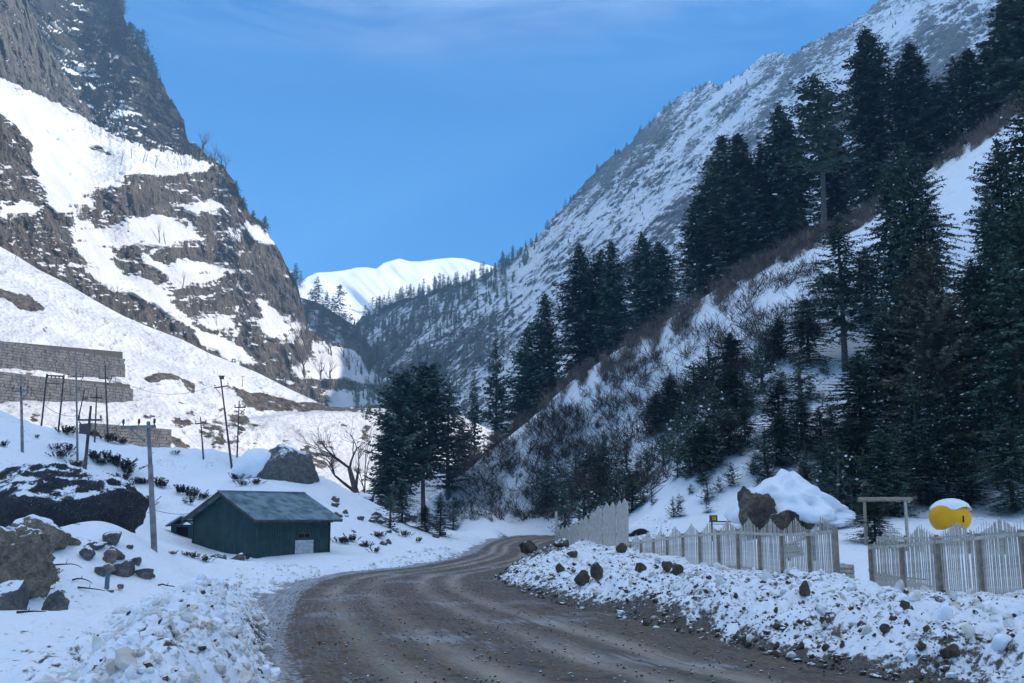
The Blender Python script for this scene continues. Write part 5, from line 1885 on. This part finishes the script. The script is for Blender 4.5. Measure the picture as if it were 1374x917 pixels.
def wire(a, b, sag, label, r=0.012):
    a, b = Vector(a), Vector(b)
    pts = []
    for k in np.linspace(0, 1, 16):
        q = a.lerp(b, float(k))
        q.z -= sag * 4 * k * (1 - k)
        pts.append(tuple(q - a))
    o = link("wire", MB().tube(pts, [r] * 16, 4).mesh("wire", M_POLED), None, tuple(a))
    return tag(o, label, "cable")


b9 = TOPS[9]
wire(Vector(P(206, 684, 50)), Vector(P(98, 703, 31)), 0.25, "thin cable sagging from the tall jointed steel pole down to the rock mound")
wire(Vector(P(206, 684, 50)), Vector(P(262, 688, 56)), 0.15, "thin cable running from the tall jointed steel pole to the green shed")
wire(TOPS[(9, 0.04)], TOPS[(6, 0.96)], 0.5, "overhead wire between the jointed steel pole and the thick leaning pole")
wire(TOPS[(6, 0.04)], TOPS[(1, 0.96)], 0.6, "overhead wire from the thick leaning pole to the leftmost pole")
wire(TOPS[(4, 0.96)], TOPS[(8, 0.04)], 0.4, "overhead wire between the tallest pole and the far braced pole")
wire(TOPS[(8, 0.96)], TOPS[(11, 0.04)], 1.2, "long overhead wire from the far braced pole to the tall leaning pole")
wire(TOPS[(10, 0.96)], TOPS[(12, 0.04)], 0.4, "overhead wire between the short thin pole and the slim pole")

# ------------------------------------------------------------ stone retaining walls
t = NT("wall_stone")
oi = t.n.new("ShaderNodeTexCoord")
n1 = t.noise(0.9, 5, 0.7)
n2 = t.noise(4.0, 4, 0.7)
c = t.mix(t.ramp(n1, 0.35, 0.65), (0.095, 0.097, 0.105), (0.19, 0.19, 0.195))
c = t.mix(t.ramp(n2, 0.35, 0.6, 0.7, 0), c, (0.05, 0.05, 0.05))
M_STONE = t.out(c, 0.9, t.bump(n2, 0.8, 0.08))


def stone_wall(tl, tr, br, bl, label, d0=None, d1=None, course=0.5, length=0.95):
    """battered wall of squared stones; corners are picture points, its foot stands on the slope"""
    A = Vector(P(bl[0], bl[1], d0)) if d0 else hit(*bl)
    B = Vector(P(br[0], br[1], d1)) if d1 else hit(*br)
    hA = (P(tl[0], tl[1], A.y)[2]) - A.z
    hB = (P(tr[0], tr[1], B.y)[2]) - B.z
    o = link("retaining_wall", None, None, tuple(A))
    tag(o, label, "stone wall")
    D = B - A
    D.z = 0
    L = D.length
    ax = D.normalized()
    nrm = Vector((ax.y, -ax.x, 0))
    rngw = random.Random(5)
    mb = MB()
    z = -1.2
    cnt_ = 0
    hm = max(hA, hB)
    row_ = 0
    while z < hm:
        s = -rngw.random() * length
        while s < L:
            ln = length * rngw.uniform(0.6, 1.3)
            s0, s1 = max(0, s), min(L, s + ln)
            k = ((s0 + s1) / 2) / L
            zb = (B.z - A.z) * k
            topk = zb + hA * (1 - k) + hB * k
            if s1 - s0 > 0.2 and z < topk - 0.1 and z + course > zb - 1.4:
                hh = min(course, topk - z) - 0.05
                c_ = ax * ((s0 + s1) / 2) + nrm * (rngw.uniform(-0.07, 0.07) - 0.10 * z) + Vector((0, 0, z + course / 2))
                rot = Matrix((ax, -nrm, Vector((0, 0, 1)))).transposed()
                mb.box(tuple(c_), (s1 - s0 - 0.05, 0.9, max(0.1, hh)), rot)
            s += ln
        z += course
        row_ += 1
    kid(o, "stonework", mb.mesh("stonework", M_STONE), kind="stuff")
    # dark packing behind the joints
    b_ = MB()
    bk = -nrm * 0.15
    q = [bk + Vector((0, 0, -1.3)), ax * L + bk + Vector((0, 0, B.z - A.z - 1.3)), ax * L + bk - nrm * (0.3 + 0.1 * (B.z - A.z + hB)) + Vector((0, 0, B.z - A.z + hB - 0.1)), bk - nrm * (0.3 + 0.1 * hA) + Vector((0, 0, hA - 0.1))]
    V = [tuple(v) for v in q] + [tuple(v - nrm * 2.5) for v in q]
    b_.add(V, [[0, 1, 2, 3], [7, 6, 5, 4], [0, 4, 5, 1], [1, 5, 6, 2], [2, 6, 7, 3], [3, 7, 4, 0]])
    kid(o, "rubble_core", b_.mesh("rubble_core", plain_mat("wall_core", (0.05, 0.05, 0.05), (0.08, 0.08, 0.075))))
    c_ = MB()
    c_.bar(tuple(q[3] + Vector((0, 0, 0.16)) - nrm * 1.0), tuple(q[2] + Vector((0, 0, 0.16)) - nrm * 1.0), 0.3, 2.6)
    return o


stone_wall((-60, 451), (165, 471), (167, 506), (-60, 492), "upper stone retaining wall on the sunlit slope at the left edge")
stone_wall((-60, 494), (172, 515), (178, 534), (-60, 528), "second stone retaining wall, just below the upper one at the left edge", 151, 180)
stone_wall((120, 567), (255, 576), (228, 604), (120, 596), "low stone retaining wall behind the utility poles, above the shadow line", 156, 168)

# ------------------------------------------------------------ fences
def picket_fence(posts, label, name, h_post=1.35, n_pick=17, peak=0.34, wide_posts=(), mat=None, d_sink=0.25):
    o = link(name, None, None, tuple(Vector(posts[0]) - Vector((0, 0, 0))))
    tag(o, label, "fence", "picket fences beside the road")
    A0 = Vector(posts[0])
    rg = random.Random(len(posts))
    mat = mat or M_WOODG
    pm = {}
    for i, p in enumerate(posts):
        p = Vector(p)
        q = p - A0
        w = 0.17 if i in wide_posts else 0.12
        kid(o, "post", MB().bar(tuple(q + Vector((0, 0, -h_post - d_sink))), tuple(q + Vector((0, 0, 0.03))), w, w * 0.9).mesh("post", M_POST))
        if i + 1 < len(posts):
            p2 = Vector(posts[i + 1]) - A0
            D = p2 - q
            off = Vector((-D.y, D.x, 0)).normalized() * -0.07
            if off.dot(Vector((p.x, p.y, 0))) > 0:
                off = -off
            kid(o, "rail", MB().bar(tuple(q + off * 0.9 + Vector((0, 0, -0.07))), tuple(p2 + off * 0.9 + Vector((0, 0, -0.07))), 0.045, 0.075).mesh("rail", mat))
            kid(o, "rail", MB().bar(tuple(q - off * 0.9 + Vector((0, 0, -h_post + 0.22))), tuple(p2 - off * 0.9 + Vector((0, 0, -h_post + 0.22))), 0.04, 0.06).mesh("rail", mat))
            for k in range(n_pick):
                f = (k + 0.9) / (n_pick + 0.8)
                tri = 1 - abs(2 * f - 1)
                hh = h_post + 0.03 + peak * tri ** 1.4 + rg.uniform(-0.012, 0.02)
                c_ = q + D * f - off * 0.25 + Vector((0, 0, -h_post - 0.12))
                tilt = Vector((rg.gauss(0, 0.012), rg.gauss(0, 0.012), 1)) * hh
                key = round(hh, 1)
                pk = kid(o, "picket", pm.get(key) or pm.setdefault(key, MB().bar((0, 0, 0), (0, 0, key + 0.12), 0.024, 0.02).mesh("picket", mat)))
                pk.location = tuple(c_)
                pk.scale = (1, 1, (hh + 0.12) / (key + 0.12))
                pk.rotation_euler = (rg.gauss(0, 0.006), rg.gauss(0, 0.007), math.atan2(D.y, D.x))
    return o


lp = [(846, 728, 48), (860, 726.5, 45.5), (877, 724, 43), (895, 721.5, 40.5), (916, 717.5, 38.2), (939, 716, 35.8), (964, 713.5, 33.5), (990, 711.5, 31.5), (1019, 713, 29.6), (1049, 714, 28), (1085, 714, 26.4), (1120, 710, 25)]
picket_fence([P(*q) for q in lp], "long weathered picket fence left of the gap, peaked pickets between posts", "picket_fence")
rp = [(1168, 732, 26.2), (1210, 729, 24.9), (1257.5, 723.5, 23.6), (1313, 718, 22.2), (1371, 713, 20.9), (1440, 706, 19.6), (1520, 698, 18.3), (1620, 690, 16.8)]
picket_fence([P(*q) for q in rp], "weathered picket fence right of the gap, running out of the picture", "picket_fence", n_pick=21, wide_posts=(2,), peak=0.30, h_post=1.5)
bp = [(848, 712, 60), (880, 712, 58), (918, 712, 56), (960, 712, 54), (1005, 712, 52)]
picket_fence([P(*q) for q in bp], "low dark rear fence behind the left pickets", "picket_fence", n_pick=9, peak=0.12, h_post=1.0)
bp = [(1178, 722, 40), (1215, 720, 39), (1256, 719, 38), (1300, 716, 37.5), (1345, 713, 37), (1400, 710, 36.5)]
picket_fence([P(*q) for q in bp], "rear picket fence in front of the yellow dome", "picket_fence", n_pick=12, peak=0.42, h_post=1.15)

# tall plank fence
pf = link("plank_fence", None, None, P(843, 735, 48))
tag(pf, "tall fence of wide pointed pale planks at the road bend", "fence")
O = Vector(P(843, 735, 48))
edges = [745, 751, 757.6, 764, 770.7, 776.5, 783, 790.5, 799, 809, 819, 827, 835, 843.5]
dep = np.interp(edges, [745, 790, 843.5], [70, 57, 48])
for i in range(len(edges) - 1):
    xm = (edges[i] + edges[i + 1]) / 2
    top = float(np.interp(xm, [745, 757, 776, 799, 809, 843], [709, 706, 698, 684, 676, 669])) + (random.random() - 0.5) * 2
    A, B = Vector(P(edges[i], 700, dep[i])), Vector(P(edges[i + 1], 700, dep[i + 1]))
    zt = EYE + float(uv(xm, top)[1]) * (dep[i] + dep[i + 1]) / 2
    D = (B - A)
    D.z = 0
    w = D.length * 0.5
    ax_ = D.normalized()
    nn_ = Vector((-ax_.y, ax_.x, 0)) * 0.02
    c_ = (A + B) / 2
    zb = gz0(c_.x, c_.y) - 0.3
    w2 = D.length / 2 - 0.012
    prof = [(-w2, zb), (w2, zb), (w2, zt - 0.30), (0.0, zt), (-w2, zt - 0.30)]
    V = []
    stg = nn_ * (1.2 if i % 2 else -1.2)
    for s_ in (-1, 1):
        for a_, z_ in prof:
            v = Vector((c_.x, c_.y, 0)) + ax_ * a_ + nn_ * s_ + stg
            V.append((v.x - O.x, v.y - O.y, z_ - O.z))
    n = 5
    mbp = MB()
    mbp.add(V, [[i_, (i_ + 1) % n, (i_ + 1) % n + n, i_ + n] for i_ in range(n)])
    mbp.t.append(np.array([[0, 2, 1], [0, 3, 2], [0, 4, 3], [5, 6, 7], [5, 7, 8], [5, 8, 9]]))
    kid(pf, "plank", mbp.mesh("plank", M_WOODP))
A, B = Vector(P(747, 700, 69.6)), Vector(P(843, 700, 48.2))
for zz_ in (0.9, 2.0):
    a_ = Vector((A.x + 0.12, A.y + 0.05, A.z * 0 + zz_ * 0.92 + 0.1)) - O
    b_ = Vector((B.x + 0.12, B.y + 0.05, zz_ + 0.45)) - O
    kid(pf, "rail", MB().bar(tuple(a_), tuple(b_), 0.06, 0.09).mesh("rail", M_WOODD))
# single post before its far end
sp = P(746.5, 726, 66)
po = link("wooden_post", MB().bar((0, 0, -0.4), (0, 0, 1.75), 0.17).tube([(0, 0, 1.75), (0, 0, 1.92)], [0.10, 0.02], 4).mesh("wooden_post", M_WOODP), None, sp)
tag(po, "single pale post at the low far end of the plank fence", "post")

# things inside the fenced yard
def yard(px, py, d):
    x, y, z = P(px, py, d)
    return Vector((x, y, z))


o = link("log_stack", None, None, P(1132, 789, 25.6))
tag(o, "short stack of logs standing in the gap between the picket fences", "log stack")
for i in range(5):
    kid(o, "log", MB().tube([(-0.16, 0.5 * 0, 0.05 + i * 0.115), (0.16 - 0.01 * (i % 2), 0.35, 0.05 + i * 0.115)], [0.075, 0.07], 8).mesh("log", M_WOODD))
    kid(o, "log", MB().tube([(-0.22 + 0.02 * (i % 2), -0.05, 0.06 + i * 0.115), (0.26, -0.05, 0.06 + i * 0.115)], [0.055, 0.06], 8).mesh("log", M_WOODG))


def fallen(px0, py0, px1, py1, d, h, label, n=13, lean=0.5):
    A = Vector(P(px0, py0, d)); B = Vector(P(px1, py1, d - 0.6))
    o = link("broken_fence", None, None, tuple(A))
    tag(o, label, "fence panel")
    D = B - A
    upv = Vector((0.05, lean, 1)).normalized()
    for k in (0.15, 0.75):
        kid(o, "rail", MB().bar(tuple(upv * h * k), tuple(D + upv * h * k * 0.8), 0.05, 0.03).mesh("rail", M_WOODD))
    for k in range(n):
        f = k / (n - 1)
        hh = h * (1 - 0.65 * f) * random.uniform(0.9, 1.1)
        kid(o, "slat", MB().bar(tuple(D * f - upv * 0.1), tuple(D * f + upv * hh), 0.09, 0.025).mesh("slat", M_WOODG))
    return o


fallen(1176, 793, 1252, 796, 27.5, 0.72, "broken slatted panel lying tilted behind the right pickets", 16, 0.9)
fallen(1052, 746, 1076, 742, 33, 0.5, "small slatted panel leaning behind the left pickets", 7, 0.4)
o = link("snowy_bench", None, None, P(1072, 728, 34))
tag(o, "sloping timber beam on trestles covered with snow behind the left pickets", "bench")
kid(o, "beam", MB().bar((-0.55, 0, -0.15), (0.75, 0.1, 0.38), 0.10, 0.12).mesh("beam", M_WOODG))
kid(o, "snow", MB().bar((-0.5, 0, -0.06), (0.7, 0.1, 0.47), 0.12, 0.08).mesh("snow", M_SNOWP))
for s_ in (-0.35, 0.5):
    kid(o, "leg", MB().bar((s_, 0, -0.6), (s_, 0.04, s_ * 0.4), 0.07).mesh("leg", M_WOODD))

# timber frame
fx = P(1162, 722, 41)
o = link("timber_frame", None, None, fx)
tag(o, "goal shaped frame of two posts and a log beam under the firs", "timber frame")
xw = P(1219, 722, 41)[0] - fx[0]
zt = P(1162, 673, 41)[2] - fx[2]
kid(o, "post", MB().tube([(0, 0, -0.4), (0.02, 0, zt)], [0.075, 0.065], 8).mesh("post", M_POST, True))
kid(o, "post", MB().tube([(xw, 0.1, -0.4), (xw, 0.1, zt + 0.02)], [0.075, 0.065], 8).mesh("post", M_WOODG, True))
kid(o, "beam", MB().tube([(-0.25, 0, zt + 0.07), (xw + 0.28, 0.1, zt + 0.09)], [0.095, 0.085], 8).mesh("beam", M_POST, True))

# yellow dome
M_YEL = plain_mat("yellow_sheet", (0.80, 0.36, 0.008), (0.88, 0.44, 0.01), 1.2, 0.6)
dx, dy, dz = P(1276, 713, 42)
o = link("yellow_dome", None, None, (dx, dy, dz))
tag(o, "rounded yellow dome tent with a snow cap and dark slit behind the rear fence", "tent")
V, q = ICO[4]
V = V.copy()
V = V * np.array([0.82, 0.8, 0.70])
V[:, 2] = np.clip(V[:, 2], -0.5, None) + 0.56
kid(o, "shell", mesh_np("shell", V, q, [M_YEL]))
V, q = ICO[4]
V = V * (1 + 0.05 * fbm(V[:, 0] * 3, V[:, 1] * 3, V[:, 2] * 3, o=3, s=5))[:, None]
th_ = V[:, 0] * 0.35 - V[:, 1] * 0.1
V = V * np.array([0.80, 0.82, 0.50]) + np.array([0.10, 0.10, 0.84])
V[:, 2] = np.where(V[:, 2] < 0.90 + 0.10 * np.sin(V[:, 0] * 4), 0.90 + 0.10 * np.sin(V[:, 0] * 4), V[:, 2])
kid(o, "snow_cap", mesh_np("snow_cap", V, q, [M_SNOWP]))
kid(o, "slit", MB().box((0.20, -0.79, 0.50), (0.035, 0.06, 0.26)).mesh("slit", M_BLACK))
V, q = ICO[3]
kid(o, "drift", mesh_np("drift", V * np.array([0.5, 0.3, 0.22]) * (1 + 0.1 * fbm(V[:, 0] * 2, V[:, 1] * 2, V[:, 2] * 2, s=8))[:, None] + np.array([-0.15, -0.75, -0.05]), q, [M_SNOWP]))

# little kiosk sign marked with a letter
kx, ky, kz = P(964, 716, 49)
o = link("notice_board", None, None, (kx, ky, kz))
tag(o, "small dark timber notice box with a yellow plate lettered p, above the rear fence", "sign")
kid(o, "box", MB().box((-0.22, 0, 0.72), (0.36, 0.18, 0.30)).mesh("box", M_WOODD))
kid(o, "shelf", MB().box((0.08, 0, 0.56), (1.0, 0.3, 0.06)).mesh("shelf", M_WOODD))
kid(o, "shelf", MB().box((0.18, 0, 0.44), (0.8, 0.25, 0.05)).mesh("shelf", M_WOODG))
for s_ in (-0.3, 0.45):
    kid(o, "leg", MB().box((s_, 0, 0.1), (0.07, 0.07, 0.95)).mesh("leg", M_WOODD))
pl = kid(o, "plate", MB().box((-0.20, -0.10, 0.71), (0.17, 0.02, 0.17)).mesh("plate", M_YEL))
tx = bpy.data.curves.new("letter", 'FONT')
tx.body = "p"
tx.size = 0.17
tx.extrude = 0.004
tx.materials.append(M_BLACK)
tb = bpy.data.objects.new("letter_tmp", tx)
COL.objects.link(tb)
bpy.context.view_layer.update()
tm = bpy.data.meshes.new_from_object(tb)
bpy.data.objects.remove(tb)
lt = kid(pl, "letter", tm)
lt.location = (-0.245, -0.115, 0.68)
lt.rotation_euler = (math.pi / 2, 0, 0)
# dark culvert mouth behind the left fence
o = link("stone_shelter", None, None, P(861, 732, 56))
tag(o, "low dark rounded opening in the snow just right of the tall planks", "shelter")
V, q = ICO[3]
kid(o, "mouth", mesh_np("mouth", V * np.array([0.85, 0.5, 0.72]) + np.array([0, 0, 0.25]), q, [M_BLACK]))
V = V * (1 + 0.06 * fbm(V[:, 0] * 2, V[:, 1] * 2, V[:, 2] * 2, s=9))[:, None]
kid(o, "snow_cap", mesh_np("snow_cap", V * np.array([1.15, 0.8, 0.62]) + np.array([0, 0.45, 0.55]), q, [M_SNOWP]))

# small marker at the left
o = link("marker_post", None, None, P(143, 794, 27.5))
tag(o, "short blue grey post below the rock mound, a stone resting on it", "post")
kid(o, "post", MB().box((0, 0, 0.18), (0.10, 0.08, 0.62)).mesh("post", plain_mat("blue_grey_paint", (0.10, 0.15, 0.20), (0.14, 0.19, 0.24))))
kid(o, "base_stone", mesh_np("base_stone", rock_shape(5, 2)[0] * np.array([0.13, 0.1, 0.07]) + np.array([0.1, -0.02, 0.0]), ICO[2][1], [M_ROCK_GREY]))
o = link("wooden_block", mesh_np("wooden_block", rock_shape(9, 2, 20, 0.05)[0] * np.array([0.10, 0.1, 0.10]) + np.array([0, 0, 0.07]), ICO[2][1], [M_ROCK_BROWN]), None, P(161, 791, 27.8))
tag(o, "small square brown stone right of the short post", "rock")
# fallen branches
def branch(px, py, L, a, label, d=None, seed=0):
    b = hit(px, py)
    rg = random.Random(seed)
    mb = MB()
    p = Vector((0, 0, 0.03)); dr = Vector((math.cos(a), math.sin(a) * 0.5, 0.12))
    pts = [p]
    for i in range(5):
        dr = (dr + Vector((rg.gauss(0, .15), rg.gauss(0, .1), rg.gauss(-0.04, .16)))).normalized()
        pts.append(pts[-1] + dr * L / 5)
    mb.tube([tuple(v) for v in pts], [0.025, 0.022, 0.018, 0.015, 0.012, 0.006], 5)
    mb.tube([tuple(pts[2]), tuple(pts[2] + Vector((0.1, 0, 0.35)) * L * 0.4)], [0.012, 0.004], 4)
    o = link("fallen_branch", mb.mesh("fallen_branch", M_TWIG), None, tuple(b))
    return tag(o, label, "branch", "fallen branches on the snow")


branch(70, 760, 1.0, -0.5, "curved dark branch lying on the left flank of the snow mound", seed=1)
branch(97, 780, 0.6, 1.5, "short upright stick in the snow left of the mound's rocks", seed=2)
branch(104, 790, 0.7, 0.4, "thin forked branch on the flat snow before the mound", seed=3)
branch(22, 824, 0.5, 0.9, "bent twig arching over the snow at the lower left edge", seed=4)
branch(212, 787, 0.7, 0.1, "thin stick lying flat on the snow beyond the icy hollow", seed=5)
branch(690, 700, 2.2, 2.6, "bare branch sticking out beside the far road bend", seed=6)
print("objects", time.time() - T0)

# ------------------------------------------------------------ air
hz = NT("valley_haze")
hz.n.remove(hz.b)
pv = hz.n.new("ShaderNodeVolumePrincipled")
pv.inputs['Color'].default_value = (0.42, 0.70, 1.0, 1)
pv.inputs['Density'].default_value = HAZE
pv.inputs['Anisotropy'].default_value = 0.0
hz.l.new(pv.outputs[0], hz.n["Material Output"].inputs['Volume'])
allz = max(v.co.z for n_ in ('right_mountain', 'left_cliffs', 'grey_rock_face', 'dark_crag', 'snow_peak') for v in bpy.data.meshes[n_].vertices) + 6
allz = max(allz, max(o_.location.z + 16 for o_ in bpy.data.objects))
print('haze top', allz)
mb = MB().box((-200, 700, (allz - 15.5) / 2), (5600, 5100, allz + 15.5))
ho = link("haze", mb.mesh("haze", hz.m), kind="stuff")
print("total", time.time() - T0)
